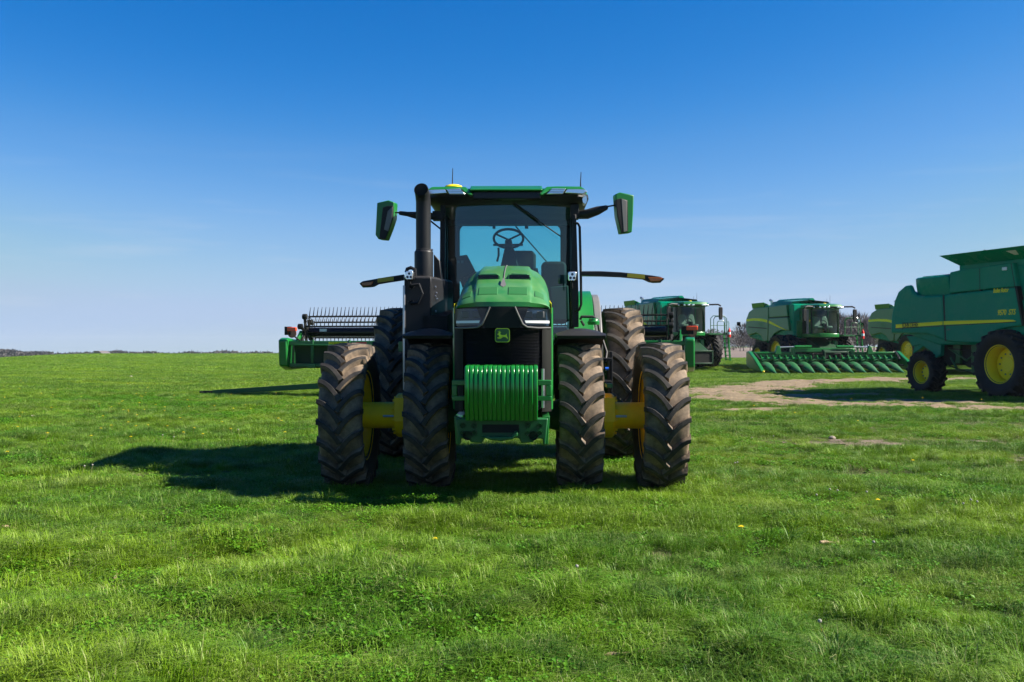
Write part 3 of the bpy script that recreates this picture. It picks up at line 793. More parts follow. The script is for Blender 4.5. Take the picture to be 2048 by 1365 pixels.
# ================================================================ WHEELS
def tyre_mb(Rad, W, rim_r, n, lug_h, lug_w, sweep, fine=72):
    """tyre about the x axis; material slots: sidewall, tread, lug top"""
    b = MB(); h = W / 2; Rb = Rad - lug_h
    def base_r(s): return Rb - 0.030 * (abs(s) / h) ** 2.4
    prof = [(-.36 * W, rim_r - .02), (-.40 * W, rim_r + .02), (-.49 * W, rim_r + .30 * (Rad - rim_r)), (-.52 * W, rim_r + .52 * (Rad - rim_r)),
            (-.515 * W, Rb - .085), (-.495 * W, Rb - .045), (-.44 * W, base_r(.44 * W)), (-.25 * W, base_r(.25 * W)), (-.012, base_r(0)), (-.006, base_r(0) - .006)]
    prof = prof + [(-a, r) for a, r in prof[::-1]]
    m = len(prof) - 1
    secs = []
    for k in range(fine):
        t = 2 * math.pi * k / fine
        secs.append([(a, -r * math.cos(t), r * math.sin(t)) for a, r in prof])
    vs = [p for s in secs for p in s]; fs = []; mi = []; L = len(prof)
    for k in range(fine):
        q = (k + 1) % fine
        for i in range(m):
            fs.append((k * L + i, k * L + i + 1, q * L + i + 1, q * L + i))
            r = (prof[i][1] + prof[i + 1][1]) / 2
            mi.append(1 if r > Rb - .075 else 0)
    b.add(vs, fs, mi)
    pitch = 2 * math.pi / n
    T = [0, .12, .3, .5, .7, .86, 1.0, 1.06, 1.10]
    for side in (-1, 1):
        for k in range(n):
            p0 = pitch * (k + (.5 if side > 0 else 0))
            path = []
            for t in T:
                tt = min(t, 1.0)
                s = side * (-.012 + tt * (h + .004 + .012))
                ph = p0 + sweep * (1 - (1 - tt) ** 1.75)
                if t > 1: s = side * (h + .010 + .008 * (t - 1) * 10); ph += (t - 1) * .25
                top = Rad - .022 * (abs(s) / h) ** 2 if t <= 1 else Rad - .022 - (t - 1.0) * 1.25
                bot = base_r(min(abs(s), h)) - .012 if t < 1 else base_r(h) - .05
                if t > 1: bot = min(bot, top - .012)
                path.append((s, ph, top, bot))
            secs = []
            for i, (s, ph, top, bot) in enumerate(path):
                a = path[max(i - 1, 0)]; c = path[min(i + 1, len(path) - 1)]
                ds, dp = c[0] - a[0], (c[1] - a[1]) * Rad
                l = math.hypot(ds, dp) or 1; nx, npz = -dp / l, ds / l
                if i >= len(path) - 3: nx, npz = 0.0, side * 1.0
                f = 1.25 if i == 0 else 1.0
                wt = lug_w * .5 * f; wb = lug_w * .5 * 1.25 * f
                row = []
                for (o, r) in ((-wb, bot), (-wt, top - .006), (-wt * .8, top), (wt * .8, top), (wt, top - .006), (wb, bot)):
                    S = s + nx * o; P = ph + npz * o / Rad
                    row.append((S, -r * math.cos(P), r * math.sin(P)))
                secs.append(row)
            o = len(b.v); vs = [p for r_ in secs for p in r_]; fs = []; mi = []
            for i in range(len(secs) - 1):
                for j in range(5):
                    fs.append((i * 6 + j, i * 6 + j + 1, (i + 1) * 6 + j + 1, (i + 1) * 6 + j)); mi.append(2 if j in (1, 2, 3) else 1)
            fs.append((0, 1, 2, 3, 4, 5)); mi.append(1)
            e = (len(secs) - 1) * 6; fs.append((e + 5, e + 4, e + 3, e + 2, e + 1, e)); mi.append(1)
            b.add(vs, fs, mi)
    return b
def rim_mb(r, W, dish, hole=0.13, n=48):
    b = MB()
    hw = .40 * W
    b.lathe([(-hw, r + .035), (-hw, r + .005), (-hw + .05, r - .02), (-hw + .09, r - .05), (hw - .09, r - .05), (hw - .05, r - .02), (hw, r + .005), (hw, r + .035)], n=n)
    b.lathe([(-hw + .10, r - .055), (dish - .05, r - .10), (dish, r - .16), (dish, hole), (dish + .03, hole), (dish + .03, r - .16), (dish, r - .08), (-hw + .13, r - .05)], n=n)
    return b

# ================================================================ THE TRACTOR
random.seed(5)
TR = empty('tractor', (-0.078, 11.1, 0), R(-0.95))
tag(TR, 'green row-crop tractor facing the camera with dual front wheels and cast front weights', 'tractor')
def tx(px, Y): return (px - 1024) / 1991 * Y + .078 - .0166 * (Y - 11.1)
def tz(py, Y): return 1.57 - (py - 692) / 1991 * Y
# ---- wheels
FT = tyre_mb(.81, .455, .48, 22, .066, .050, .28)
ft_mesh = None
def wheel(x, y, z, tyre, rim, rot, name='wheel', parent=TR, spin=0.0, mats=('sidewall', 'tread', 'lugtop'), rmat='yellow', label=None, hub=None, flip=False):
    wv = empty(name, (x, y, z), 0, parent)
    if label: wv['label'] = label
    if isinstance(tyre, MB): t = tyre.build('tyre', [M[m] for m in mats], wv, smooth=40)
    else:
        t = bpy.data.objects.new('tyre', tyre.data); SC.collection.objects.link(t); t.parent = wv
    t.rotation_euler = (spin, 0, 0)
    if isinstance(rim, MB): q = rim.build('rim', M[rmat], wv, smooth=40)
    else:
        q = bpy.data.objects.new('rim', rim.data); SC.collection.objects.link(q); q.parent = wv
    if flip: q.rotation_euler = (0, 0, math.pi)
    if hub is not None: hub.build('hub', M['yellow'], wv, smooth=40)
    return wv, t, q
zf = .795
w1, ft, fr = wheel(.82, 0, zf, FT, rim_mb(.485, .455, .06), 0, spin=.05)
wheel(-.82, 0, zf, ft, fr, 0, spin=.2, flip=True)
wheel(1.715, 0, zf, ft, fr, 0, spin=.13, flip=False)
wheel(-1.72, 0, zf, ft, fr, 0, spin=.31, flip=True)
# dual hubs (yellow extension drums between the front wheels)
for s in (-1, 1):
    b = MB()
    b.lathe([(0.93, .001), (.93, .235), (1.0, .245), (1.185, .245), (1.21, .225), (1.21, .165), (1.26, .146), (1.60, .146), (1.66, .30), (1.70, .32), (1.70, .001)], n=40)
    for k in range(10):
        a = 2 * math.pi * k / 10 + .2
        o = (1.21, .195 * math.cos(a), .195 * math.sin(a)); b.lathe([(0, .016), (.030, .016), (.030, .001)], o, 'x', 6)
    b.box(1.02, 1.20, -.27, .10, -.05, .21)
    if s < 0: b.v = [(-x, y, z) for (x, y, z) in b.v]
    h = b.build('hub_extension', M['yellow'], TR, smooth=30, loc=(0, 0, zf))
    g = MB(); g.tube([(s * 1.22, -.155, .0), (s * 1.34, -.155, .0)], .012, 8); g.build('bolt', M['steel'], h)
RT = tyre_mb(1.065, .50, .62, 23, .070, .058, .24)
zr = 1.045
w5, rt, rr = wheel(1.57, 3.05, zr, RT, rim_mb(.63, .50, -.05), 0, spin=.08)
wheel(-1.57, 3.05, zr, rt, rr, 0, spin=.22, flip=True)
b = MB(); b.lathe([(-1.60, .001), (-1.60, .16), (-.5, .19), (.5, .19), (1.60, .16), (1.60, .001)], (0, 3.05, zr), 'x', 24); b.box(-.45, .45, 2.5, 3.5, .65, 1.55)
b.build('rear_axle', M['green_dark'], TR, bevel=.02)
# ---- front axle, engine block and chassis
b = MB(); b.lathe([(-.66, .001), (-.66, .20), (-.45, .13), (.45, .13), (.66, .20), (.66, .001)], (0, 0, zf), 'x', 24); b.box(-.28, .28, -.18, .18, .62, .98)
b.build('front_axle', M['green_dark'], TR, bevel=.02)
b = MB(); b.box(-.34, .34, -.55, 2.6, .78, 1.30); b.box(-.30, .30, .3, 1.5, .62, .80); b.box(-.26, .26, 1.3, 2.7, .55, .9)
b.build('chassis', M['dark'], TR, bevel=.02)
b = MB(); b.box(-.42, .42, -.92, 1.3, 1.28, 1.84); b.build('engine_block', M['dark'], TR, bevel=.02)

# ---- hood
HP = [(-1.11, 1.965, .470), (-1.105, 2.012, .478), (-1.06, 2.052, .482), (-.95, 2.105, .486), (-.78, 2.185, .492), (-.5, 2.285, .495), (-.1, 2.385, .495), (.35, 2.465, .49), (.85, 2.53, .48), (1.33, 2.565, .47)]
HZ = 1.965
HX = [(0, 0), (.30, .003), (.54, .008), (.575, .016), (.605, .042), (.66, .056), (.76, .078), (.86, .118), (.93, .165), (.975, .225), (1.0, .31)]
def hood_x(u, w):      # half section param u 0..1 -> (x, drop)
    f = u * (len(HX) - 1); i = min(int(f), len(HX) - 2); f -= i
    return w * (HX[i][0] + (HX[i + 1][0] - HX[i][0]) * f), HX[i][1] + (HX[i + 1][1] - HX[i][1]) * f
def hood_pt(y, x):     # z of hood surface at (y, x)
    for i in range(len(HP) - 1):
        if HP[i][0] <= y <= HP[i + 1][0]:
            f = (y - HP[i][0]) / (HP[i + 1][0] - HP[i][0]); zt = HP[i][1] + f * (HP[i + 1][1] - HP[i][1]); w_ = HP[i][2] + f * (HP[i + 1][2] - HP[i][2]); break
    else: zt, w_ = HP[-1][1], HP[-1][2]
    best = None
    for k in range(101):
        xx, d = hood_x(k / 100, w_)
        if best is None or abs(xx - abs(x)) < best[0]: best = (abs(xx - abs(x)), d)
    room = max(0.0, zt - HZ + .02)
    return zt - best[1] * min(1, room / .32)
secs = []
def nose_y(x): return .15 * (abs(x) / .48) ** 2.6
for i, (y, zt, w_) in enumerate(HP):
    sec = []
    K = 20
    room = max(0.0, zt - HZ + .02)
    for k in range(-K, K + 1):
        xx, d = hood_x(abs(k) / K, w_)
        x = xx if k >= 0 else -xx
        yy = y + nose_y(x) * max(0, 1 - i / 5)
        sec.append((x, yy, zt - d * min(1, room / .32)))
    sec.insert(0, (-w_ * 1.0, sec[0][1] + .0, min(sec[0][2], 1.30 if i > 2 else HZ - .02)))
    sec.append((w_ * 1.0, sec[-1][1], min(sec[-1][2], 1.30 if i > 2 else HZ - .02)))
    secs.append(sec)
b = MB(); b.loft(secs)
hood = b.build('hood', M['green_hood'], TR, smooth=28)
def hood_patch(name, x0, x1, y0, y1, lift, mat):
    s = []
    for fy_ in (0, .05, .35, .65, .95, 1):
        y = y0 + (y1 - y0) * fy_; row = []
        for fx_ in (0, .04, .35, .65, .96, 1):
            x = x0 + (x1 - x0) * fx_
            edge = fy_ in (0, 1) or fx_ in (0, 1)
            row.append((x, y + nose_y(x) * .35, hood_pt(y, x) + (-.004 if edge else lift)))
        s.append(row)
    q = MB(); q.loft(s); return q.build(name, mat, hood, smooth=25)
for s in (-1, 1):
    hood_patch('hood_pad', *sorted((s * .050, s * .255)), -.985, -.80, .008, M['green_pad'])
    hood_patch('hood_pad', *sorted((s * .325, s * .420)), -.965, -.80, .008, M['green_pad'])
    # raised vent lip with a dark slot facing forward
    q = MB(); sg = []
    yv = -.46
    for j in range(7):
        x = s * (.045 + .24 * j / 6); z = hood_pt(yv, x)
        e = 0.35 if j in (0, 6) else 1.0
        sg.append([(x, yv - .055, z - .030), (x, yv - .05, z + .044 * e), (x, yv + .0, z + .052 * e), (x, yv + .22, hood_pt(yv + .22, x) + .002)])
    q.loft(sg); v = q.build('hood_vent', M['green_hood'], hood, smooth=40)
    q = MB(); sg = [[(s * (.058 + .215 * j / 6), yv - .058, hood_pt(yv, .1) + .030), (s * (.058 + .215 * j / 6), yv - .060, hood_pt(yv, .1) - .012)] for j in range(7)]
    q.loft(sg); q.build('slot', M['blackg'], v, smooth=0)
q = MB(); pts = [(0, y, hood_pt(y, 0) + .004) for y in np.linspace(-.72, 1.30, 14)]; q.tube(pts, .006, 6); q.build('seam', M['grey'], hood)
q = MB(); q.loft([[(-.002, -.80, hood_pt(-.80, 0) + .004), (.002, -.80, hood_pt(-.8, 0) + .004)], [(-.03, -.755, hood_pt(-.755, 0) + .006), (.03, -.755, hood_pt(-.755, 0) + .006)],
                  [(-.018, -.70, hood_pt(-.70, 0) + .03), (.018, -.70, hood_pt(-.7, 0) + .03)], [(-.006, -.58, hood_pt(-.58, 0) + .03), (.006, -.58, hood_pt(-.58, 0) + .03)]])
q.build('hood_badge', M['grey'], hood)
q = MB(); q.prism([(-.93, 1.90), (.2, 2.02), (1.2, 2.06), (1.2, 2.10), (.2, 2.09), (-.93, 2.0)], .4935, .4985, 'x'); q.build('hood_stripe', M['decal'], hood, smooth=0)
q = MB(); q.prism([(-.93, 1.90), (.2, 2.02), (1.2, 2.06), (1.2, 2.10), (.2, 2.09), (-.93, 2.0)], -.4985, -.4935, 'x'); q.build('hood_stripe', M['decal'], hood, smooth=0)
# ---- nose: headlight band, grille, side edges
def fy(x, z): return -1.115 + nose_y(x) - .0 + .06 * max(0, (1.55 - z))
def nose_surf(x0, x1, z0, z1, off, nx=24, nz=2, zig=0.0):
    s = []
    for i in range(nz + 1):
        z = z0 + (z1 - z0) * i / nz
        s.append([(x0 + (x1 - x0) * j / nx, fy(x0 + (x1 - x0) * j / nx, z) + off + (zig if i % 2 else 0), z) for j in range(nx + 1)])
    return s
b = MB(); b.loft(nose_surf(-.488, .488, .92, 1.75, .012, 24, 110, .007)); grille = b.build('grille', M['blackg'], TR, smooth=0)
b = MB()
for s in (-1, 1):
    b.loft([[(s * .40, fy(.40, z) - .004, z), (s * .43, fy(.43, z) - .012, z), (s * .488, fy(.488, z) - .002, z), (s * .497, fy(.497, z) + .03, z)] for z in np.linspace(.90, 1.76, 8)])
b.build('grille_surround', M['dark'], TR, smooth=40)
b = MB(); b.loft(nose_surf(-.485, .485, 1.74, 1.97, .035, 28, 4)); b.build('nose_panel', M['blackg'], TR, smooth=40)
q = MB(); q.loft([[(x, fy(x, 1.85) - .004, z) for x in np.linspace(-.17 - .09 * f, .17 + .09 * f, 9)] for f, z in ((0, 1.75), (.4, 1.81), (1, 1.955))]); q.build('nose_centre', M['dark'], TR, smooth=40)
for s in (-1, 1):
    def patch(poly_rows, off): return [[(s * x, fy(x, z) + off, z) for x in np.linspace(xa, xb, 12)] for (z, xa, xb) in poly_rows]
    rows = [(1.775, .235, .475), (1.80, .205, .482), (1.87, .18, .485), (1.945, .155, .482)]
    q = MB(); q.loft(patch(rows, .026)); hl = q.build('headlight', M['lightblock'], TR, smooth=40)
    q = MB(); q.loft(patch([(1.798, .235, .474), (1.824, .225, .474)], -.012)); q.build('daylight_bar', M['white'], hl, smooth=40)
    for xa in (.21, .33):
        q = MB(); o = (s * (xa + .045), fy(xa + .045, 1.88) + .022, 1.885); q.box(o[0] - .045, o[0] + .045, o[1] - .012, o[1], o[2] - .033, o[2] + .033); q.build('projector', M['grey'], hl, bevel=.008)
    q = MB(); q.loft(patch(rows, -.008)); q.build('lens', M['clearglass'], hl, smooth=40)
    # thick dark bezel under and inside the lamp
    pts = [(s * .125, fy(.125, 1.96) - .012, 1.962), (s * .165, fy(.165, 1.88) - .014, 1.87), (s * .205, fy(.2, 1.8) - .014, 1.785), (s * .25, fy(.25, 1.76) - .014, 1.757), (s * .36, fy(.36, 1.75) - .014, 1.750), (s * .485, fy(.485, 1.75) - .01, 1.752)]
    q = MB(); q.tube(pts, .009, 8); q.build('bezel', M['grey'], hl)
    # green side edge beside the grille
    q = MB(); q.loft([[(s * .497, fy(.497, z) + .02, z), (s * .513, fy(.5, z) + .045, z), (s * .513, .9, z), (s * .498, .9, z)] for z in (.92, 1.1, 1.5, 1.96)], True, True); q.build('side_panel', M['green'], TR, smooth=40)
# radiator details behind the mesh, seen as faint shapes
q = MB(); q.tube([(.36, -1.0, 1.5), (.39, -.99, 1.38), (.40, -.99, 1.2)], .012, 8); q.build('hose', M['black'], TR)
# emblem
M['emblem_edge'] = paint('emblem_yellow_green', (0.30, 0.52, 0.01), 0.4, 0.1, amt=0.05)
q = MB()
def rrect(w_, h_, r, n=5, bulge=0.0):
    p = []
    for cx, cz, a0 in ((w_ - r, h_ - r, 0), (-w_ + r, h_ - r, 90), (-w_ + r, -h_ + r, 180), (w_ - r, -h_ + r, 270)):
        for k in range(n + 1):
            a = R(a0 + 90 * k / n); p.append((cx + r * math.cos(a), cz + r * math.sin(a)))
    return p
ez, ey = 1.675, -1.115
q.prism([(x * (1 + .0), z + ez) for x, z in rrect(.074, .070, .026)], ey - .012, ey + .02, 'y')
em = q.build('emblem', M['emblem_edge'], TR, smooth=0)
q = MB(); q.prism([(x, z + ez) for x, z in rrect(.068, .064, .023)], ey - .016, ey + .01, 'y'); q.build('emblem_field', M['green_field'], em, smooth=0)
deer = [(-.40, .12), (-.33, .20), (-.27, .24), (-.33, .36), (-.30, .37), (-.26, .29), (-.22, .42), (-.19, .42), (-.21, .27), (-.12, .33), (-.10, .31), (-.17, .22), (-.15, .10), (-.02, .06), (.16, .06), (.27, .09), (.33, .17), (.36, .15), (.34, .05),
        (.38, -.06), (.45, -.20), (.43, -.26), (.40, -.22), (.27, -.10), (.10, -.09), (-.05, -.10), (-.15, -.16), (-.30, -.17), (-.40, -.13), (-.42, -.17), (-.32, -.22), (-.10, -.22), (-.06, -.17), (-.16, -.10), (-.28, -.03), (-.27, .08), (-.36, .07)]
q = MB(); q.prism([(x * .125, z * .125 + ez - .006) for x, z in deer], ey - .019, ey - .012, 'y'); q.build('leaping_deer', M['emblem_edge'], em, smooth=0)
# ---- weights and their bracket
prof = [(-1.545, 1.352), (-1.525, 1.372), (-1.48, 1.380), (-1.16, 1.380), (-1.16, .92), (-1.25, .842), (-1.46, .842), (-1.575, 1.02), (-1.578, 1.31)]
for k in range(16):
    x = -.352 + .7033 * (k + .5) / 16
    q = MB(); dz = random.uniform(-.003, .003); dy = random.uniform(-.003, .003)
    q.prism([(y + dy, z + dz) for y, z in prof], x - .0216, x + .0216, 'x')
    q.build('front_weight', M['green_weight'], TR, bevel=.011, seg=4, smooth=50)
br = MB()
br.prism([(-.455, .86), (-.43, .60), (-.405, .60), (-.40, .66), (-.335, .66), (-.30, .625), (-.19, .615), (-.17, .665), (.17, .665), (.19, .615), (.30, .625), (.335, .66), (.40, .66), (.405, .60), (.43, .60), (.455, .86)], -1.36, -1.22, 'y')
br.prism([(-.20, .69), (.10, .69), (.13, .74), (.16, .74), (.16, .70), (.11, .665), (0, .645), (-.10, .655)], -1.47, -1.37, 'y')
brk = br.build('weight_bracket', M['green_dark'], TR, bevel=.012)
q = MB(); q.box(-.19, .17, -1.365, -1.362, .72, .80); q.build('hitch_slot', M['dark'], brk)
q = MB()
for x, z in ((.255, .79), (.37, .79), (.255, .72), (.37, .72), (-.27, .79), (-.38, .79), (-.27, .72), (-.38, .71)):
    q.lathe([(0, .024), (.03, .024), (.03, .001)], (x, -1.39, z), 'y', 6)
    q.lathe([(0, .034), (.008, .034)], (x, -1.372, z), 'y', 12)
q.build('bolts', M['green'], brk, smooth=30)
for x in (-.335, .31):
    q = MB(); q.lathe([(0, .045), (.02, .045), (.02, .001)], (x, -1.38, .69), 'y', 14); q.build('hole_boss', M['dark'], brk)
for s in (-1, 1):       # square loops either side of the weights
    q = MB(); y0, y1 = -1.40, -1.30
    xa, xb, za, zb = .355, .485, 1.035, 1.235
    for (a0, a1, c0, c1) in ((xa, xb, za, za + .045), (xa, xb, zb - .05, zb), (xb - .05, xb, za + .045, zb - .05)):
        q.box(*sorted((s * a0, s * a1)), y0, y1, c0, c1)
    q.build('support_loop', M['green'], TR, bevel=.006)
    q = MB(); q.prism([(s * .455, .60), (s * .47, .88), (s * .40, .86), (s * .40, .84), (s * .44, .84), (s * .43, .60)], -1.30, -.3, 'y'); q.build('frame_rail', M['green'], TR, bevel=.006)
# clear lamp lens on the right of the nose
q = MB(); q.loft([[(.40, -1.20, .98 + .14 * f), (.47, -1.18, 1.0 + .12 * f), (.505, -1.1, 1.03 + .10 * f), (.51, -.95, 1.03 + .1 * f)] for f in (0, .5, 1)]); q.build('marker_lamp', M['clearglass'], TR, smooth=50)
q = MB(); q.tube([(.405, -1.14, .95), (.405, -1.14, 1.34)], .018, 10); q.build('cylinder_rod', M['steel'], TR)

# ---- front fenders
for s in (-1, 1):
    b = MB(); secs = []
    for k in range(-11, 4):
        a = R(92 + k * 7.5); fk = min(1, max(0, 1 - k / 3)); rr_ = .955
        cy, cz = rr_ * math.cos(a), zf + rr_ * math.sin(a) + .015
        e = 1.06 - .10 * (max(-k, k * 3) / 10) ** 3
        row = []
        for u in np.linspace(-1, 1, 9):
            row.append((s * .83 + u * .265 * e, cy, cz - .075 * fk * (abs(u) ** 2.2)))
        row2 = [(x, y * .975, zf + (z - zf) * .975 - .01) for x, y, z in row[::-1]]
        secs.append(row + row2)
    b.loft(secs, True, True)
    fd = b.build('front_fender', M['black'], TR, smooth=50)
    q = MB(); q.tube([(s * .45, .1, 1.25), (s * .52, .1, 1.55), (s * .62, .08, 1.70)], .03, 8); q.build('fender_bracket', M['black_steel'], fd)

# ---- cab
y0, y1, hw, zt, zb = 1.45, 3.12, .84, 3.355, 1.62
b = MB(); b.box(-.80, .80, 1.42, 3.05, 1.50, 1.64); b.box(-.55, .55, 1.36, 1.44, 1.3, 2.05); b.build('cab_floor', M['dark'], TR, bevel=.02)
def post(pts, wx, wy, name='cab_pillar', mat='black'):
    q = MB(); secs = []
    for p in pts:
        x, y, z = p; secs.append([(x - wx / 2, y - wy / 2, z), (x + wx / 2, y - wy / 2, z), (x + wx / 2, y + wy / 2, z), (x - wx / 2, y + wy / 2, z)])
    q.loft(secs, True, True); return q.build(name, M[mat], TR, bevel=.01)
for s in (-1, 1):
    post([(s * .80, y0 + .10, zb - .02), (s * .825, y0 + .03, 2.3), (s * .82, y0 + .05, zt)], .065, .10)
    post([(s * .86, 2.45, zb), (s * .87, 2.5, zt)], .05, .08)
    post([(s * .80, y1 - .05, zb + .3), (s * .79, y1 - .1, zt)], .09, .10)
    q = MB(); q.add([(s * .845, y0 + .12, zb + .05), (s * .868, 2.42, zb + .05), (s * .875, 2.46, zt), (s * .845, y0 + .1, zt)], [(0, 1, 2, 3)]); q.build('door_glass', M['doorglass'], TR, smooth=0)
    q = MB(); q.add([(s * .865, 2.54, zb + .3), (s * .82, y1 - .08, zb + .5), (s * .81, y1 - .1, zt), (s * .872, 2.54, zt)], [(0, 1, 2, 3)]); q.build('rear_side_glass', M['doorglass'], TR, smooth=0)
q = MB(); q.loft([[(x, y0 - .05 + .10 * (abs(x) / .80) ** 2 + (z - 2.4) * .01, z) for x in np.linspace(-.80, .80, 13)] for z in (zb, 2.3, zt)]); q.build('windscreen', M['cabglass'], TR, smooth=60)
q = MB(); q.add([(-.76, y1, 2.05), (.76, y1, 2.05), (.75, y1 - .04, zt - .02), (-.75, y1 - .04, zt - .02)], [(0, 1, 2, 3)]); q.build('rear_window', M['cabglass'], TR, smooth=0)
# rear frame with rounded top corners
q = MB(); oz, hz = 2.68, .64
outer = rrect(.83, .75, .08); inner = rrect(.715, .60, .10)
outer = [(x, z + 2.63) for x, z in outer]; inner = [(x, z + 2.69) for x, z in inner]
n = len(outer)
for yy in (y1 - .12, y1 - .06): q.add([(x, yy, z) for x, z in outer] + [(x, yy, z) for x, z in inner], [(i, (i + 1) % n, n + (i + 1) % n, n + i) for i in range(n)])
q.add([(x, y1 - .12, z) for x, z in inner] + [(x, y1 - .06, z) for x, z in inner], [(i, (i + 1) % n, n + (i + 1) % n, n + i) for i in range(n)])
q.build('rear_frame', M['dark'], TR, smooth=0)
q = MB(); q.box(-.30, -.20, y1 - .18, y1 - .12, 3.26, 3.30); q.box(-.245, -.205, y1 - .2, y1 - .12, 3.225, 3.27); q.box(.21, .26, y1 - .2, y1 - .12, 3.225, 3.27); q.build('window_latch', M['dark'], TR, bevel=.006)
q = MB(); q.box(-.82, .82, y0 + .02, y1 - .05, zt - .035, zt + .04); q.box(-.82, .82, y1 - .35, y1 - .1, zt - .09, zt)
q.build('headliner', M['seat'], TR, bevel=.02)
# dark sun band and wiper on the windscreen
def on_glass(px, py, Y=12.46): return (tx(px, Y), Y - 11.1, tz(py, Y))
q = MB(); q.tube([on_glass(1012, 398), on_glass(1040, 416), on_glass(1078, 442)], [.014, .016, .012], 6); q.tube([on_glass(1050, 424), on_glass(1122, 474)], .009, 6); q.build('wiper', M['black'], TR)
q = MB(); Y = 14.2; q.tube([(tx(1031, Y), y1 + .03, tz(452, Y)), (tx(1050, Y), y1 + .03, tz(474, Y)), (tx(1093, Y), y1 + .03, tz(523, Y))], .011, 6); q.build('rear_wiper', M['black'], TR)
# roof
q = MB()
def roof_ring(w_, f, r_, z): 
    p = []
    for x, y in rrect(w_, (r_ - f) / 2, .28, 6): p.append((x, y + (r_ + f) / 2, z))
    return p
q.loft([roof_ring(.93, 1.36, 3.2, 3.345), roof_ring(1.0, 1.30, 3.25, 3.385), roof_ring(1.025, 1.27, 3.27, 3.43), roof_ring(1.02, 1.28, 3.26, 3.475)], True, True)
roof = q.build('roof', M['black'], TR, smooth=40)
q = MB(); q.loft([roof_ring(1.015, 1.275, 3.26, 3.477), roof_ring(1.0, 1.29, 3.25, 3.52), roof_ring(.86, 1.45, 3.1, 3.555), roof_ring(.5, 1.7, 2.9, 3.565)], True, True); q.build('roof_cap', M['green'], roof, smooth=40)
q = MB(); q.prism([(1.15, 3.485), (1.16, 3.50), (1.33, 3.565), (1.6, 3.57), (1.6, 3.485)], -.46, .43, 'x'); q.build('roof_visor', M['green'], roof, bevel=.012)
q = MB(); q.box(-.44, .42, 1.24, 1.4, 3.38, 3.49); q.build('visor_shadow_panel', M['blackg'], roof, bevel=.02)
for s in (-1, 1):
    c0 = -.015
    # angular green lamp pod sweeping down toward the middle
    q = MB()
    P = [(.985, 3.50), (.93, 3.548), (.62, 3.552), (.50, 3.545), (.41, 3.43), (.45, 3.425), (.57, 3.515), (.93, 3.505)]
    q.prism([(c0 + s * x, z) for x, z in P], 1.13, 1.42, 'y')
    q.v = [(x, y + max(0, z - 3.43) * 1.3 if y < 1.2 else y, z) for x, y, z in q.v]
    pod = q.build('lamp_pod', M['green'], roof, bevel=.01)
    q = MB(); q.prism([(c0 + s * x, z) for x, z in [(.565, 3.508), (.50, 3.436), (.70, 3.436), (.735, 3.502)]], 1.15, 1.20, 'y'); l1 = q.build('work_lamp', M['chrome'], pod, bevel=.006)
    q = MB(); q.prism([(c0 + s * x, z) for x, z in [(.755, 3.500), (.725, 3.455), (.95, 3.44), (1.0, 3.47), (.96, 3.495)]], 1.17, 1.30, 'y'); q.build('work_lamp', M['chrome'], pod, bevel=.006)
    for zc, col in ((3.488, 'blackg'), (3.466, 'blackg'), (3.448, 'blackg')):
        q = MB(); q.box(*sorted((c0 + s * .52, c0 + s * .72)), 1.143, 1.16, zc, zc + .003); q.build('lamp_divider', M['blackg'], pod, smooth=0)
    q = MB(); q.loft([[(c0 + s * (.98 + .03 * math.cos(a)), 1.36 + .10 * i, 3.40 + .055 * math.sin(a)) for a in np.linspace(0, 6.283, 9)[:-1]] for i in range(3)], True, True); q.build('corner_lamp', M['chrome'], pod)
q = MB(); q.lathe([(0, .11), (.02, .115), (.04, .10), (.052, .06), (.054, .001)], (tx(907, 12.55), 1.45, 3.548), 'z', 24); q.build('satellite_receiver', M['yellow_new'], roof, smooth=50)
for px, pt, yy in ((904.5, 337, 2.0), (1161, 345, 1.75)):
    Y = 11.1 + yy; xx = tx(px, Y); q = MB(); q.tube([(xx, yy, 3.55), (xx, yy, 3.68), (xx + .006, yy, tz(pt, Y))], [.012, .008, .005], 6); q.lathe([(0, .07), (.03, .065), (.035, .001)], (xx - .03, yy, 3.545), 'z', 16); q.build('antenna', M['black'], roof)
q = MB(); q.box(-.84, -.78, 1.6, 1.7, 3.54, 3.58); q.build('antenna_base', M['black'], roof, bevel=.01)
# interior
it = MB(); it.loft([[(-.14, 2.0, 1.7), (.14, 2.0, 1.7), (.14, 2.2, 1.7), (-.14, 2.2, 1.7)], [(-.13, 1.95, 2.5), (.16, 1.95, 2.5), (.16, 2.1, 2.5), (-.13, 2.1, 2.5)], [(-.055, 2.06, 2.86), (.07, 2.06, 2.86), (.07, 2.16, 2.86), (-.055, 2.16, 2.86)]], True, True)
st = it.build('steering_column', M['dark'], TR, bevel=.02)
q = MB(); sx, sy, sz = tx(1017, 13.15), 2.05, 2.985
tilt = Matrix.Translation((sx, sy, sz)) @ Matrix.Rotation(R(-33), 4, 'X')
q.tube([tilt @ Vector((.195 * math.cos(a), .195 * math.sin(a), 0)) for a in np.linspace(0, 6.2832, 33)], .017, 8, caps=False)
for a in (90, 210, 330): q.tube([tilt @ Vector((0, 0, -.02)), tilt @ Vector((.19 * math.cos(R(a)), .19 * math.sin(R(a)), 0))], .013, 6)
q.tube([tilt @ Vector((0, 0, -.03)), (sx, sy + .07, 2.8)], [.045, .06], 8); q.build('steering_wheel', M['black'], TR)
q = MB(); q.box(sx - .20, sx + .19, 1.98, 2.02, 2.885, 2.91); q.tube([(sx - .13, 2.0, 2.86), (sx - .13, 2.02, 2.76), (sx - .15, 2.02, 2.68)], .016, 6); q.build('column_stalk', M['black'], TR)
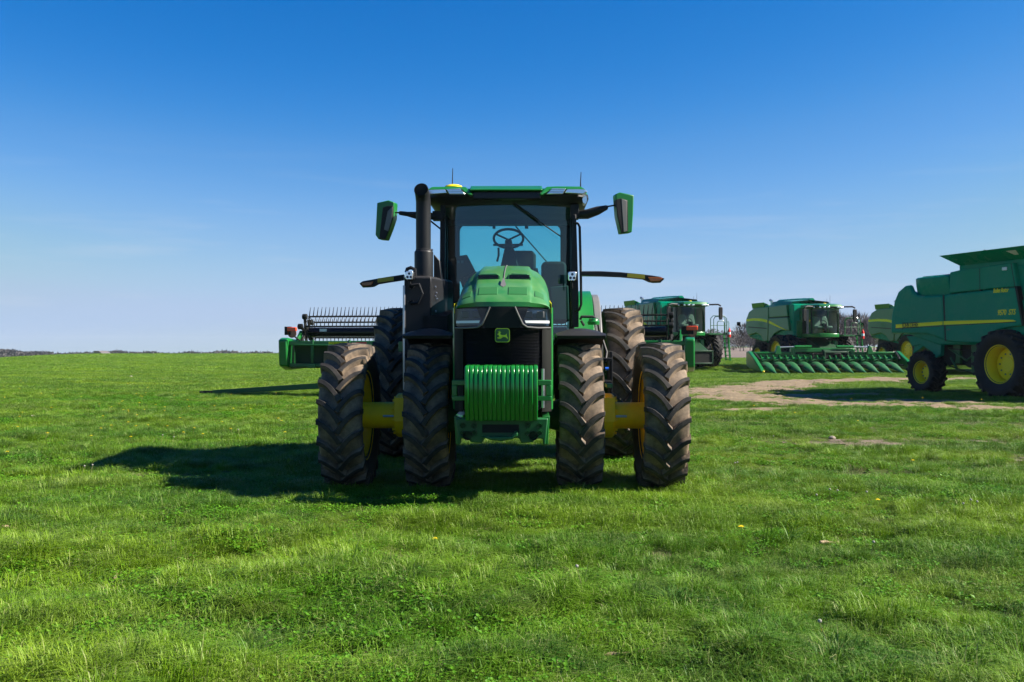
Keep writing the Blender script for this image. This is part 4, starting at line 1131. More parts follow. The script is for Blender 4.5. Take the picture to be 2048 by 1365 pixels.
def seat(name, x, y, zs, w_, hgt, mat, zcush=None):
    t = MB(); t.loft([[(x - w_ / 2 * k, y + d, zs + hgt * f) for d, k in ((0, 1), (0, .6))] + [(x + w_ / 2 * k, y + d, zs + hgt * f) for d, k in ((0, .6), (0, 1))] + [(x + w_ / 2, y + .12, zs + hgt * f), (x - w_ / 2, y + .12, zs + hgt * f)] for f in (0, .5, .9)] +
                    [[(x - w_ / 2 * .85, y + .02, zs + hgt)] + [(x - .1 * w_, y, zs + hgt)] + [(x + .1 * w_, y, zs + hgt), (x + w_ / 2 * .85, y + .02, zs + hgt), (x + w_ / 2 * .8, y + .11, zs + hgt), (x - w_ / 2 * .8, y + .11, zs + hgt)]], True, True)
    o = t.build(name, mat, TR, bevel=.035, seg=3)
    c = MB(); c.box(x - w_ / 2, x + w_ / 2, y - .45, y + .02, zs - .12, zs); c.build('cushion', mat, o, bevel=.04, seg=3)
seat('operator_seat', tx(1040, 13.7), 2.62, 2.25, .44, tz(501, 13.7) - 2.25, M['seat'])
seat('passenger_seat', tx(1108, 13.3), 2.25, 2.12, .34, tz(523, 13.35) - 2.12, M['seat'])
q = MB(); Y = 13.0; pp = [(912, 513), (934, 510), (951, 543), (918, 560), (912, 545)]; q.prism([(tx(a, Y), tz(c, Y)) for a, c in pp], 1.88, 1.98, 'y'); mo = q.build('monitor', M['dark'], TR, bevel=.01)
q = MB()
for px_ in (914.5, 922): q.box(tx(px_, Y), tx(px_ + 5.2, Y), 1.872, 1.879, tz(527, Y), tz(522, Y))
q.build('monitor_keys', M['grey'], mo)
q = MB(); pp = [(915, 552), (945, 541), (985, 548), (985, 590), (930, 590)]; q.prism([(tx(a, Y), tz(c, Y)) for a, c in pp], 2.0, 2.35, 'y'); q.build('armrest_console', M['dark'], TR, bevel=.03)
q = MB(); q.tube([(tx(1082, 13.5), 2.4, 2.3), (tx(1070, 13.5), 2.4, tz(538, 13.5))], .035, 8); q.build('control_lever', M['dark'], TR)
q = MB(); q.prism([(tx(a, 12.9), tz(c, 12.9)) for a, c in [(1100, 575), (1136, 572), (1138, 640), (1108, 640)]], 1.75, 1.8, 'y'); q.build('cab_side_trim', paint('beige_trim', (.16, .16, .12), .7, 0, amt=.1), TR, bevel=.01)
# ---- exhaust and aftertreatment box on the image-left side
ex, ey_ = tx(846.5, 12.1), 1.0
b = MB(); b.tube([(ex, ey_, 2.35), (ex, ey_, 3.20), (ex, ey_ - .005, 3.32), (ex - .006, ey_ - .03, 3.395), (ex - .012, ey_ - .085, 3.44), (ex - .016, ey_ - .12, 3.455)], [.091, .091, .091, .090, .088, .086], 24, caps=False)
ep = b.build('exhaust_stack', M['black_steel'], TR, smooth=60)
q = MB(); q.lathe([(-.002, .080), (-.004, .001)], (ex - .013, ey_ - .095, 3.445), 'y', 20); q.build('stack_mouth', M['dark'], ep)
q = MB(); q.lathe([(2.36, .115), (2.70, .115), (2.715, .112), (2.73, .098), (2.745, .098), (2.75, .092)], (ex + .005, ey_, 0), 'z', 28); q.build('stack_sleeve', M['black_steel'], ep, smooth=40)
q = MB(); q.tube([(ex + .1, ey_ - .02, 2.735), (ex + .12, ey_ - .02, 2.735)], .012, 6); q.build('clamp_screw', M['steel'], ep)
q = MB(); q.prism([(tx(868, 12.3), 2.36), (tx(868, 12.3), 2.70), (tx(880, 12.3), 2.62), (tx(884, 12.3), 2.36)], 1.15, 1.35, 'y'); q.build('stack_shield', M['black_steel'], TR, bevel=.01)
Ya = 11.7
xl, xr = tx(808, Ya), tx(862, Ya)
b = MB()
bot, top = [(xl, .6), (xr, .6), (xr + .15, 1.85), (xl, 1.85)], None
secs = []
for z, ins in ((1.45, 0), (2.30, 0), (2.375, .0), (2.395, .03)):
    zz = lambda d: z + d
    secs.append([(xl + ins, .6 + ins, z), (xr - ins, .6 + ins, z), (xr + .17 - ins, 1.80 - ins, z + .02), (xl + ins, 1.85 - ins, z)])
b.loft(secs, True, True); bx = b.build('exhaust_box', M['black_steel'], TR, bevel=.012)
q = MB(); q.prism([(.60, 1.40), (.60, 1.92), (1.82, 2.05), (1.82, 1.40)], xr - .1, xr + .19, 'x', M=None); q.build('box_recess', M['dark'], bx)
q = MB()
for (y_, z_) in ((.75, 2.27), (.80, 2.20), (.75, 2.16), (.83, 2.13), (.76, 1.98)): q.lathe([(0, .016), (.014, .014), (.016, .001)], (xr + .012 + (y_ - .6) * .14, y_, z_), 'x', 10)
q.build('box_bolts', M['steel'], bx)
q = MB(); Y = 11.62; q.tube([(tx(822, Y), .52, tz(571, Y)), (tx(838, Y), .50, tz(569, Y)), (tx(845, Y), .50, tz(588, Y)), (tx(836, Y), .50, tz(606, Y)), (tx(822, Y), .52, tz(606, Y))], .016, 8)
q.lathe([(0, .03), (.05, .03)], (tx(822, Y), .55, tz(572, Y)), 'y', 10); q.lathe([(0, .026), (.05, .026)], (tx(822, Y), .55, tz(605, Y)), 'y', 10); q.build('box_handle', M['black_steel'], bx)
q = MB(); q.box(xl - .015, xl + .012, .585, .62, 1.05, 2.28); q.build('box_edge_strip', M['steel'], bx, bevel=.005)
q = MB(); q.box(xl - .005, xr - .02, .64, 1.5, 1.0, 1.5); q.build('step_box', M['dark'], TR, bevel=.02)
q = MB(); q.box(xl - .08, xl - .01, .70, .74, 1.50, 1.62); q.build('green_tab', M['green'], TR, bevel=.005)
# ---- warning light arms
def arm(side, pts, lens):
    Y = 12.45
    n = len(pts); q = MB(); secs = []
    for px, pt, pb in pts: 
        x, za, zb_ = tx(px, Y), tz(pt, Y), tz(pb, Y)
        secs.append([(x, 1.30, zb_ + .01), (x, 1.30, za - .01), (x, 1.34, za), (x, 1.40, za - .01), (x, 1.40, zb_ + .01), (x, 1.36, zb_)])
    q.loft(secs, True, True); a = q.build('warning_light_arm', M['black'], TR, smooth=40)
    f = MB(); f.prism([(tx(p, Y), tz(c, Y)) for p, c in lens[0]], 1.290, 1.32, 'y'); f.build('reflector', M['reflector'], a, smooth=0)
    f = MB(); f.prism([(tx(p, Y), tz(c, Y)) for p, c in lens[1]], 1.285, 1.32, 'y'); am = f.build('amber_light', M['amber'], a, bevel=.006)
arm(-1, [(808, 549, 561), (775, 554, 566), (757, 557, 569), (748, 558.5, 574), (740, 560, 575), (725, 562.5, 575.5), (720, 566, 570)], ([(756, 557.5), (788, 554), (788, 562), (756, 566)], [(723, 566), (748, 563.5), (744, 571.5), (726, 572.5)]))
arm(1, [(1162, 543, 553.5), (1200, 543, 554), (1240, 545, 555.5), (1285, 549.5, 560), (1297, 551, 565.5), (1305, 552, 567), (1320, 554.5, 566.5), (1327, 558, 560)], ([(1253.5, 548), (1288, 550.5), (1288, 559), (1253, 555.5)], [(1294, 555.5), (1324, 557), (1317, 564), (1299, 564.5)]))
def led(px, py, Y, r=.05):
    x, y, z = tx(px, Y), Y - 11.1, tz(py, Y)
    q = MB(); q.prism([(x + a, z + c) for a, c in [(-r, .9 * r), (-.7 * r, 1.1 * r), (.7 * r, 1.1 * r), (r, .9 * r), (.75 * r, -.9 * r), (.5 * r, -1.1 * r), (-.8 * r, -1.1 * r), (-r, -.8 * r)]], y, y + .07, 'y'); o = q.build('led_work_light', M['chrome'], TR, bevel=.008)
    q = MB(); 
    for dx, dz in ((0, .45), (-.42, -.42), (.42, -.42)): q.lathe([(0, .32 * r), (.006, .28 * r), (.006, .001)], (x + dx * r, y - .008, z + dz * r), 'y', 12)
    q.build('led_lens', M['lightblock'], o)
    q = MB(); q.box(x - r * .9, x + r * 1.1, y + .055, y + .12, z - r, z + r); q.tube([(x, y + .08, z - r), (x, y + .08, z - .15)], .015, 6); q.build('light_bracket', M['black_steel'], o, bevel=.01)
led(818, 551, 11.6, .046); led(1144.5, 553, 12.3, .052)
q = MB(); Y = 11.75; q.tube([(tx(812, Y), .66, tz(545, Y)), (tx(814, Y), .66, tz(538, Y)), (tx(821, Y), .66, tz(535.5, Y)), (tx(829, Y), .66, tz(539, Y)), (tx(830, Y), .66, tz(552, Y))], .022, 8); q.build('hose_loop', M['black'], TR)
# ---- mirrors
def mirror(front, dark, band, Y, dyaw, arm_pts, radii):
    (cx, cz) = (sum(tx(p, Y) for p, _ in front) / len(front), 0)
    T = Matrix.Translation((cx, Y - 11.1, 0)) @ Matrix.Rotation(dyaw, 4, 'Z')
    loc = lambda pp: [((tx(p, Y) - cx), tz(c, Y)) for p, c in pp]
    q = MB(); q.prism(loc(front), -.05, .09, 'y', 0, T); o = q.build('side_mirror', M['green'], TR, bevel=.012)
    q = MB(); q.prism(loc(dark), -.062, .05, 'y', 0, T); q.build('mirror_front', M['black'], o, bevel=.006)
    if band: q = MB(); q.prism(loc(band), -.066, -.04, 'y', 0, T); q.build('mirror_panel', M['grey'], o, bevel=.004)
    q = MB(); q.tube(arm_pts, radii, 8); a = q.build('mirror_arm', M['black'], TR, smooth=50)
    return o
Y = 12.45
mirror([(755, 406), (779, 401.5), (791.5, 406), (790, 438), (783, 458), (773.5, 480.5), (758, 479), (751.5, 470)], [(768, 416), (778, 413), (790.5, 413.5), (789.5, 438), (782.5, 458), (773, 480), (760.5, 478)], [(778.5, 424), (789, 414.5), (788, 438), (780, 464), (771, 460)], Y, R(-12),
       [(tx(783, Y), 1.33, tz(425.5, Y)), (tx(797, Y), 1.34, tz(425.5, Y)), (tx(799, Y), 1.35, tz(426, Y)), (tx(815, Y), 1.36, tz(428, Y)), (tx(830, Y), 1.38, tz(430, Y)), (tx(888, Y), 1.46, tz(432, Y))], [.010, .010, .026, .03, .045, .045])
mirror([(1228, 391), (1237, 387), (1266, 392), (1264.5, 430), (1262, 466), (1239.5, 469), (1231.5, 435)], [(1228.5, 402), (1238, 399), (1252.5, 403), (1253.5, 464), (1240, 469), (1232, 435)], [(1239.5, 400), (1250, 403.5), (1251.5, 464.5), (1244, 466.5)], Y, R(10),
       [(tx(1235, Y), 1.33, tz(411, Y)), (tx(1216, Y), 1.34, tz(414, Y)), (tx(1213, Y), 1.34, tz(416, Y)), (tx(1195, Y), 1.36, tz(422, Y)), (tx(1175, Y), 1.40, tz(428, Y)), (tx(1148, Y), 1.46, tz(429, Y))], [.010, .010, .030, .055, .062, .05])
q = MB(); Y = 12.6; q.box(tx(866, Y), tx(886, Y), 1.40, 1.55, tz(442, Y), tz(424, Y)); q.tube([(tx(860, Y), 1.42, tz(442, Y)), (tx(882, Y), 1.5, tz(459, Y))], .012, 6); q.box(tx(1140, Y), tx(1157, Y), 1.38, 1.55, tz(440, Y), tz(412, Y)); q.build('mirror_bracket', M['black'], TR, bevel=.01)
# ---- right-hand steps, rails and rear fender
Y = 12.5
q = MB(); q.prism([(tx(1145, Y), tz(430, Y)), (tx(1152, Y), tz(430, Y)), (tx(1157, Y), tz(600, Y)), (tx(1157, Y), tz(655, Y)), (tx(1143, Y), tz(655, Y)), (tx(1141, Y), tz(560, Y))], 1.36, 1.44, 'y'); q.build('door_post', M['black_steel'], TR, bevel=.01)
q = MB(); q.tube([(tx(1147, Y), 1.36, tz(448, Y)), (tx(1155, Y), 1.33, tz(449, Y)), (tx(1158.5, Y), 1.32, tz(456, Y)), (tx(1161, Y), 1.32, tz(560, Y)), (tx(1161.5, Y), 1.32, tz(610, Y)), (tx(1158, Y), 1.33, tz(620, Y)), (tx(1150, Y), 1.36, tz(623, Y))], .017, 8); q.build('grab_rail', M['black'], TR)
q = MB(); q.tube([(tx(1160, 12.4), 1.28, tz(640, 12.4)), (tx(1163, 12.4), 1.28, tz(634, 12.4)), (tx(1185, 12.4), 1.3, tz(634, 12.4)), (tx(1195, 12.4), 1.3, tz(640, 12.4)), (tx(1198, 12.4), 1.28, tz(660, 12.4)), (tx(1213, 12.3), 1.2, tz(705, 12.3)), (tx(1209, 12.3), 1.1, tz(725, 12.3))], .018, 8)
q.tube([(tx(1162, 12.4), 1.28, tz(642, 12.4)), (tx(1168, 12.4), 1.28, tz(652, 12.4))], .016, 8); q.build('step_rail', M['black'], TR)
q = MB()
for k in range(4): q.box(.98, 1.28, 1.15 - .03 * k, 1.55, .55 + .28 * k, .58 + .28 * k)
for xx in (.97, 1.27): q.box(xx, xx + .03, 1.2, 1.5, .5, 1.5)
q.build('access_steps', M['black_steel'], TR, bevel=.004)
q = MB(); Y = 12.2; q.lathe([(0, .001), (0, .07), (.035, .075), (.05, .06), (.075, .055), (.08, .001)], (tx(1187, Y), 1.1, tz(650, Y)), 'z', 18); tk = q.build('tank_cap', M['green'], TR)
q = MB(); q.box(.62, 1.17, .95, 2.2, .85, 1.62); q.box(-1.0, -.62, 1.2, 2.4, .9, 1.5); q.build('fuel_tank', M['dark'], TR, bevel=.06, seg=3)
q = MB(); q.box(tx(1213, 10.9), tx(1225, 10.9), -.2, .1, tz(776, 10.9), tz(768, 10.9)); q.build('green_tab', M['green'], TR, bevel=.004)
q = MB(); q.lathe([(0, .001), (0, .02), (.04, .02), (.04, .001)], (tx(1210, 11.6), .5, tz(738, 11.6)), 'x', 10); q.build('hose_coupling', M['blue'], TR)
for s in (-1, 1):
    q = MB(); pts_o = []; 
    arc = [(3.05 + 1.22 * math.cos(R(a)), zr + 1.30 * math.sin(R(a))) for a in range(35, 176, 10)]
    q.prism(arc + [(y, z - .05) for y, z in arc[::-1]], *sorted((s * .86, s * 1.13)), 'x'); 
    q.prism(arc + [(1.9, 1.2), (3.9, 1.2)], *sorted((s * .845, s * .875)), 'x')
    f = q.build('rear_fender', M['green'], TR, bevel=.02)
    arc2 = [(3.05 + 1.18 * math.cos(R(a)), zr + 1.25 * math.sin(R(a))) for a in range(35, 170, 10)]
    q = MB(); q.prism(arc2 + [(y, z - .09) for y, z in arc2[::-1]], *sorted((s * 1.135, s * 1.24)), 'x'); q.build('fender_extension', M['grey'], f, bevel=.02)
# ================================================================ HARVESTERS
random.seed(9)
M['cabglass_dark'] = M['combglass']
def cyl_wheel(parent, x, y, rad, W, rim_r, n, lug_h, lug_w, sweep, dish, flip=False, spin=0.0, protos={}):
    key = (rad, W, rim_r)
    wv = empty('wheel', (x, y, rad - .02), 0, parent)
    if key in protos:
        ty, ri = protos[key]
        t = bpy.data.objects.new('tyre', ty); SC.collection.objects.link(t); t.parent = wv
        q = bpy.data.objects.new('rim', ri); SC.collection.objects.link(q); q.parent = wv
    else:
        t = tyre_mb(rad, W, rim_r, n, lug_h, lug_w, sweep, 48).build('tyre', [M['rubber_clean']] * 3, wv, smooth=40)
        rb = rim_mb(rim_r, W, dish, .12, 36)
        for k in range(10):
            a = 2 * math.pi * k / 10; rb.lathe([(dish, .028), (dish + .05, .028), (dish + .05, .001)], (0, .27 * rim_r / .48 * math.cos(a), .27 * rim_r / .48 * math.sin(a)), 'x', 6, 1)
        rb.lathe([(dish, .20 * rim_r / .48), (dish + .06, .19 * rim_r / .48), (dish + .06, .001)], n=20)
        q = rb.build('rim', [M['yellow_new'], M['grey']], wv, smooth=40)
        protos[key] = (t.data, q.data)
    if flip: q.rotation_euler = (0, 0, math.pi)
    t.rotation_euler = (spin, 0, 0)
    return wv
def side_prism(poly, x0, x1): return MB().prism(poly, x0, x1, 'x')

# ---------------------------------------------------------------- newer combine (three of them stand in the row)
def make_combine(name='combine_harvester'):
    r = empty(name)
    # main body
    prof = [(-.30, 1.75), (-.30, 3.78), (.2, 3.84), (3.3, 3.84), (4.6, 3.80), (5.35, 3.55), (5.75, 3.05), (5.8, 2.35), (5.45, 1.85), (4.5, 1.72), (2.3, 1.40), (.3, 1.40)]
    MB().prism(prof, -1.32, 1.32, 'x').build('body', M['green_old'], r, bevel=.05)
    for s in (-1, 1):
        xs = sorted((s * 1.33, s * 1.47))
        def panel(nm, poly, mat='green', bev=.045, off=0.0, par=None, cut=True):
            return MB().prism(poly, xs[0] + (off if s > 0 else -off), xs[1] + (off if s > 0 else -off), 'x').build(nm, M[mat], par or r, bevel=bev, seg=3, smooth=45)
        arch = [(1.95 + 1.12 * math.cos(R(a)), .98 + 1.20 * math.sin(R(a))) for a in range(0, 1)]
        front = panel('side_panel', [(-.05, 2.20), (.15, 3.02), (2.55, 3.02), (2.62, 1.62), (2.35, 1.55), (1.85, 2.02), (1.2, 2.22), (.5, 2.25)])
        rear = panel('side_panel', [(2.66, 1.62), (2.59, 3.74), (4.55, 3.72), (5.25, 3.50), (5.66, 3.02), (5.70, 2.4), (5.35, 1.98), (4.8, 2.05), (4.2, 2.12), (3.6, 1.95), (3.1, 1.55)], mat='green')
        upper = panel('tank_side', [(.18, 3.06), (.32, 3.80), (2.54, 3.76), (2.55, 3.06)], off=-.01)
        g = side_prism([(2.53, 1.6), (2.53, 3.04), (2.60, 3.04), (2.62, 1.6)], *sorted((s * 1.33, s * 1.44))).build('panel_gap', M['dark'], r)
        side_prism([(.1, 3.015), (2.56, 3.015), (2.56, 3.065), (.15, 3.065)], *sorted((s * 1.33, s * 1.445))).build('panel_gap', M['dark'], r)
        for par, cv in ((front, [(.35, 2.27, .02), (1.0, 2.44, .08), (1.7, 2.65, .13), (2.5, 2.88, .17)]), (rear, [(2.72, 2.92, .17), (3.5, 3.03, .17), (4.5, 3.07, .16), (5.6, 3.04, .14)])):
            poly = [(y, z) for y, z, h in cv] + [(y, z - h) for y, z, h in cv[::-1]]
            side_prism(poly, *sorted((s * 1.466, s * 1.474))).build('yellow_stripe', M['decal'], par, smooth=0)
        side_prism([(2.8, 2.42), (5.3, 2.55), (5.3, 2.50), (2.8, 2.36)], *sorted((s * 1.462, s * 1.472))).build('panel_crease', M['dark'], rear, smooth=0)
        q = MB(); q.lathe([(0, .05), (.02, .04), (.02, .001)], (s * 1.455, .75, 3.5), 'x', 12); q.build('side_lamp', M['chrome'], upper)
    # tank covers, folded auger, engine deck
    q = MB(); secs = [[(-1.30, y, z0), (-1.18, y, z1), (0, y, z1 + .10), (1.18, y, z1), (1.30, y, z0)] for y, z0, z1 in ((.05, 3.83, 3.97), (1.2, 3.85, 4.04), (2.5, 3.85, 4.04))]
    q.loft(secs, False, False); q.build('tank_cover', M['green'], r, smooth=30)
    q = MB(); q.prism([(-1.35, 3.70), (-1.42, 4.05), (-1.0, 3.88), (-.7, 3.82), (.7, 3.82), (1.0, 3.9), (1.42, 4.05), (1.35, 3.70)], 3.3, 5.0, 'y'); q.build('engine_cover', M['green'], r, bevel=.03)
    q = MB(); q.tube([(.75, 1.2, 4.06), (.85, 3.0, 4.12), (.95, 5.6, 4.16), (.97, 6.0, 4.05)], .19, 14); q.tube([(.97, 5.95, 4.1), (.98, 6.25, 3.85)], [.2, .17], 14, 0); q.build('unloading_auger', M['green_old'], r, smooth=50)
    q = MB(); q.tube([(-.95, 3.1, 3.8), (-.95, 3.1, 4.12), (-.95, 3.3, 4.18)], .09, 10); q.build('exhaust_pipe', M['steel'], r)
    # cab
    zb, zt, yb = 2.02, 3.46, -.42
    def plan(k, z):  # front-bowed plan outline
        return [(-.86, yb, z), (-.88, yb - .75, z), (-.84, yb - 1.25 - k, z), (-.62, yb - 1.58 - k, z), (0, yb - 1.74 - k, z), (.62, yb - 1.58 - k, z), (.84, yb - 1.25 - k, z), (.88, yb - .75, z), (.86, yb, z)]
    q = MB(); q.loft([plan(0, zb), plan(.04, 2.7), plan(-.02, zt)]); q.build('cab_glass', M['combglass'], r, smooth=45)
    q = MB(); q.box(-.84, .84, yb - .02, yb + .1, zb - .1, zt); q.build('cab_rear_wall', M['seat'], r)
    for s in (-1, 1):
        q = MB(); q.loft([[(s * .85, yb - 1.24, zb), (s * .91, yb - 1.20, zb), (s * .91, yb - 1.12, zb), (s * .85, yb - 1.14, zb)], [(s * .85, yb - 1.22, zt), (s * .91, yb - 1.18, zt), (s * .91, yb - 1.10, zt), (s * .85, yb - 1.12, zt)]], True, True); q.build('cab_pillar', M['black'], r)
        q = MB(); q.box(*sorted((s * .82, s * .92)), yb - .06, yb + .14, zb, zt); q.box(*sorted((s * .80, s * 1.12)), yb - .02, yb + .3, zb - .2, 2.8); q.build('cab_corner', M['green'], r, bevel=.03)
    q = MB(); base = plan(.05, zb - .22); top_ = plan(.06, zb)
    q.loft([base + [(0, yb, zb - .22)], top_ + [(0, yb, zb)]], True, True); q.build('cab_base', M['green'], r, bevel=.03)
    q = MB(); q.loft([[(x * 1.03, y * 1.0 - .06, zt + .002) for x, y, z in plan(.02, 0)], [(x * 1.16, y - .16, zt + .09) for x, y, z in plan(.06, 0)], [(x * 1.14, y - .12, zt + .24) for x, y, z in plan(.05, 0)], [(x * .85, y + .05, zt + .30) for x, y, z in plan(-.1, 0)]], True, True)
    rf = q.build('cab_roof', M['green'], r, smooth=35)
    q = MB(); q.loft([[(x * 1.155, y - .175, zt + .03) for x, y, z in plan(.06, 0)[1:-1]], [(x * 1.172, y - .19, zt + .12) for x, y, z in plan(.06, 0)[1:-1]]]); q.build('light_bar', M['blackg'], rf, smooth=40)
    for k, (x, y) in enumerate([(-.88, -1.60), (-.68, -1.86), (-.48, -1.98), (-.26, -2.06), (.36, -2.03), (.55, -1.94), (.72, -1.83), (.88, -1.62)]):
        q = MB(); yy = yb + y + .42 - .38; q.box(x - .075, x + .075, yb + y + .02, yb + y + .12, zt + .03, zt + .12); q.build('roof_light', M['chrome'], rf, bevel=.02)
    q = MB(); q.lathe([(0, .10), (.05, .09), (.07, .001)], (0, yb - 1.1, zt + .29), 'z', 14); q.build('satellite_receiver', M['yellow_new'], rf, smooth=50)
    q = MB(); q.tube([(.72, yb - .5, zt + .25), (.72, yb - .5, zt + .85)], [.012, .006], 5); q.tube([(.62, yb - .3, zt + .25), (.62, yb - .3, zt + .65)], [.012, .006], 5); q.build('antenna', M['black'], rf)
    for s in (-1, 1):
        q = MB(); q.tube([(s * .9, yb - 1.45, zt + .12), (s * 1.45, yb - 1.7, zt + .13), (s * 1.62, yb - 1.72, zt + .05)], .045, 8); a = q.build('mirror_arm', M['black'], r)
        q = MB(); q.loft([[(s * 1.62 + dx, yb - 1.76 + dy, z) for dx, dy in ((-.10 * k, 0), (.12 * k, .02), (.12 * k, .14), (-.10 * k, .14))] for z, k in ((2.72, .6), (2.85, .95), (3.33, 1.0), (3.44, .8))], True, True); q.build('mirror', M['black'], a, bevel=.02)
    # interior
    for x, sc in ((-.12, 1.0), (.42, .85)):
        q = MB(); q.loft([[(x - .24 * sc * k, yb - .42 + d, z), (x + .24 * sc * k, yb - .42 + d, z), (x + .24 * sc * k, yb - .28 + d, z), (x - .24 * sc * k, yb - .28 + d, z)] for z, k, d in ((2.40, 1, -.1), (2.7, 1.08, 0), (2.95, .9, .05), (3.05, .55, .06))], True, True)
        se = q.build('cab_seat', M['seat_light'], r, bevel=.05, seg=3)
        q = MB(); q.box(x - .26 * sc, x + .26 * sc, yb - .95, yb - .38, 2.33, 2.47); q.build('cushion', M['seat_light'], se, bevel=.05, seg=3)
    q = MB(); q.tube([(-.12, yb - 1.35, 2.1), (-.12, yb - 1.22, 2.62)], [.09, .05], 8); q.tube([(-.12 + .19 * math.cos(a), yb - 1.2 + .12 * math.sin(a), 2.66 + .14 * math.sin(a)) for a in np.linspace(0, 6.283, 19)], .02, 6); q.build('steering_column', M['black'], r)
    q = MB(); q.box(.12, .24, yb - 1.0, yb - .4, 2.3, 2.62); q.build('armrest', M['dark'], r, bevel=.03)
    # chassis, axles, feeder house
    q = MB(); q.box(-1.15, 1.15, -.5, 5.0, .95, 1.75); q.box(-1.2, 1.2, -.6, .6, .75, 1.5); q.build('chassis', M['dark'], r, bevel=.05)
    q = MB(); q.prism([(-.45, 1.85), (-2.55, 1.00), (-2.75, .85), (-2.75, .25), (-2.2, .30), (-.45, 1.0)], -.62, .62, 'x'); fh = q.build('feeder_house', M['green_shaded'], r, bevel=.04)
    q = MB(); q.box(-.70, .70, -2.80, -2.74, .25, .93); q.build('feeder_mouth', M['dark'], fh)
    q = MB(); q.box(-.78, -.70, -2.86, -2.72, .20, .98); q.box(.70, .78, -2.86, -2.72, .20, .98); q.box(-.70, .70, -2.86, -2.72, .88, .98); q.box(-.70, .70, -2.86, -2.72, .20, .28); q.build('feeder_plate', M['green_shaded'], fh, bevel=.02)
    q = MB(); q.box(-1.0, -.74, -2.0, -1.6, .7, 1.15); q.box(.76, 1.02, -1.3, -.7, 1.0, 1.6); q.build('drive_box', M['green'], fh, bevel=.06)
    q = MB(); q.lathe([(-1.9, .001), (-1.9, .14), (1.9, .14), (1.9, .001)], (0, 0, .98), 'x', 14); q.lathe([(-1.5, .001), (-1.5, .10), (1.5, .10), (1.5, .001)], (0, 3.75, .72), 'x', 14); q.box(-.3, .3, 3.5, 4.0, .6, 1.3); q.build('axle', M['green_dark'], r)
    for s in (-1, 1):
        cyl_wheel(r, s * 1.42, 0, 1.0, .52, .58, 22, .06, .07, .3, .06, flip=s < 0)
        cyl_wheel(r, s * 2.12, 0, 1.0, .52, .58, 22, .06, .07, .3, .06, flip=s < 0, spin=.1)
        cyl_wheel(r, s * 1.45, 3.75, .76, .46, .42, 20, .05, .06, .3, .04, flip=s < 0)
    # platform, rails, ladder on the image-right side
    q = MB(); q.box(1.08, 2.25, yb - 1.35, yb + .35, 1.86, 1.95); pf = q.build('platform', M['green_dark'], r, bevel=.01)
    q = MB(); zr0, zr1 = 1.95, 2.85
    def hoop(p0, p1, h=1.0): q.tube([(p0[0], p0[1], zr0), (p0[0], p0[1], zr0 + h * .85), (p0[0] + (p1[0] - p0[0]) * .15, p0[1] + (p1[1] - p0[1]) * .15, zr0 + h), (p1[0] - (p1[0] - p0[0]) * .15, p1[1] - (p1[1] - p0[1]) * .15, zr0 + h), (p1[0], p1[1], zr0 + h * .85), (p1[0], p1[1], zr0)], .022, 6)
    hoop((1.18, yb - 1.33), (2.2, yb - 1.33)); hoop((2.22, yb - 1.1), (2.22, yb + .3)); hoop((1.6, yb - 1.33), (2.05, yb - 1.33), .7)
    q.tube([(1.18, yb - 1.33, 2.4), (2.2, yb - 1.33, 2.4)], .018, 6); q.build('guard_rail', M['green_dark'], r)
    q = MB()
    for y in (yb - 1.25, yb - .75): q.prism([(2.28, 1.95), (2.38, 1.95), (2.52, .38), (2.42, .38)], y - .02, y + .02, 'y')
    for k in range(6): q.box(2.29 + .028 * k, 2.43 + .028 * k, yb - 1.23, yb - .77, 1.62 - .24 * k, 1.66 - .24 * k)
    q.tube([(2.36, yb - 1.27, 1.2), (2.36, yb - 1.3, 2.55), (2.30, yb - 1.3, 2.65), (2.24, yb - 1.3, 2.55), (2.24, yb - 1.3, 1.95)], .018, 6); q.build('ladder', M['green'], r, bevel=.004)
    q = MB(); q.lathe([(0, .001), (0, .085), (.42, .085), (.48, .04), (.55, .03), (.55, .001)], (2.30, yb - 1.45, 1.72), 'z', 14); fe = q.build('fire_extinguisher', M['red'], r, smooth=40)
    q = MB(); q.lathe([(.16, .088), (.30, .088)], (2.30, yb - 1.45, 1.72), 'z', 14); q.build('extinguisher_label', M['white'], fe)
    # warning lamps on arms
    q = MB(); q.tube([(-1.3, 5.0, 1.9), (-1.9, 5.1, 1.95), (-2.25, 5.1, 2.45), (-2.25, 5.1, 2.6)], .022, 6); wl = q.build('rear_light_arm', M['black_steel'], r)
    q = MB(); q.box(-2.37, -2.13, 5.06, 5.16, 2.6, 2.84); q.build('light_housing', M['dark'], wl, bevel=.03)
    q = MB(); q.lathe([(0, .06), (.05, .05), (.05, .001)], (-2.25, 5.03, 2.62), 'y', 10); q.build('red_light', M['orange'], wl)
    q = MB(); q.lathe([(-.1, .001), (-.1, .08), (0, .1), (.1, .08), (.1, .001)], (2.55, yb - 1.0, 1.86), 'z', 12); q.build('amber_light', M['amber'], r, smooth=50)
    return r

def place(o, px, Y, rz, z=None):
    x = (px - 1024) / 1991 * Y
    o.location = (x, Y, float(terrain(x, Y)) if z is None else z); o.rotation_euler = (0, 0, rz)
# combine standing in front of which the corn head is fitted
cA = make_combine(); place(cA, 1622, 60.0, R(13))
GR = 'newer green combine harvesters in the row'
tag(cA, 'green combine harvester with a yellow swoosh along its side, standing behind the wide corn header', 'combine', GR)
cB = copy_tree(cA); place(cB, 1357, 58.5, R(16), .34); tag(cB, 'green combine harvester partly hidden behind the tractor and the reel header, ladder showing', 'combine', GR)
cC = copy_tree(cA); place(cC, 1880, 62.0, R(12)); tag(cC, 'green combine harvester of which only the rear shows behind the big old harvester', 'combine', GR)

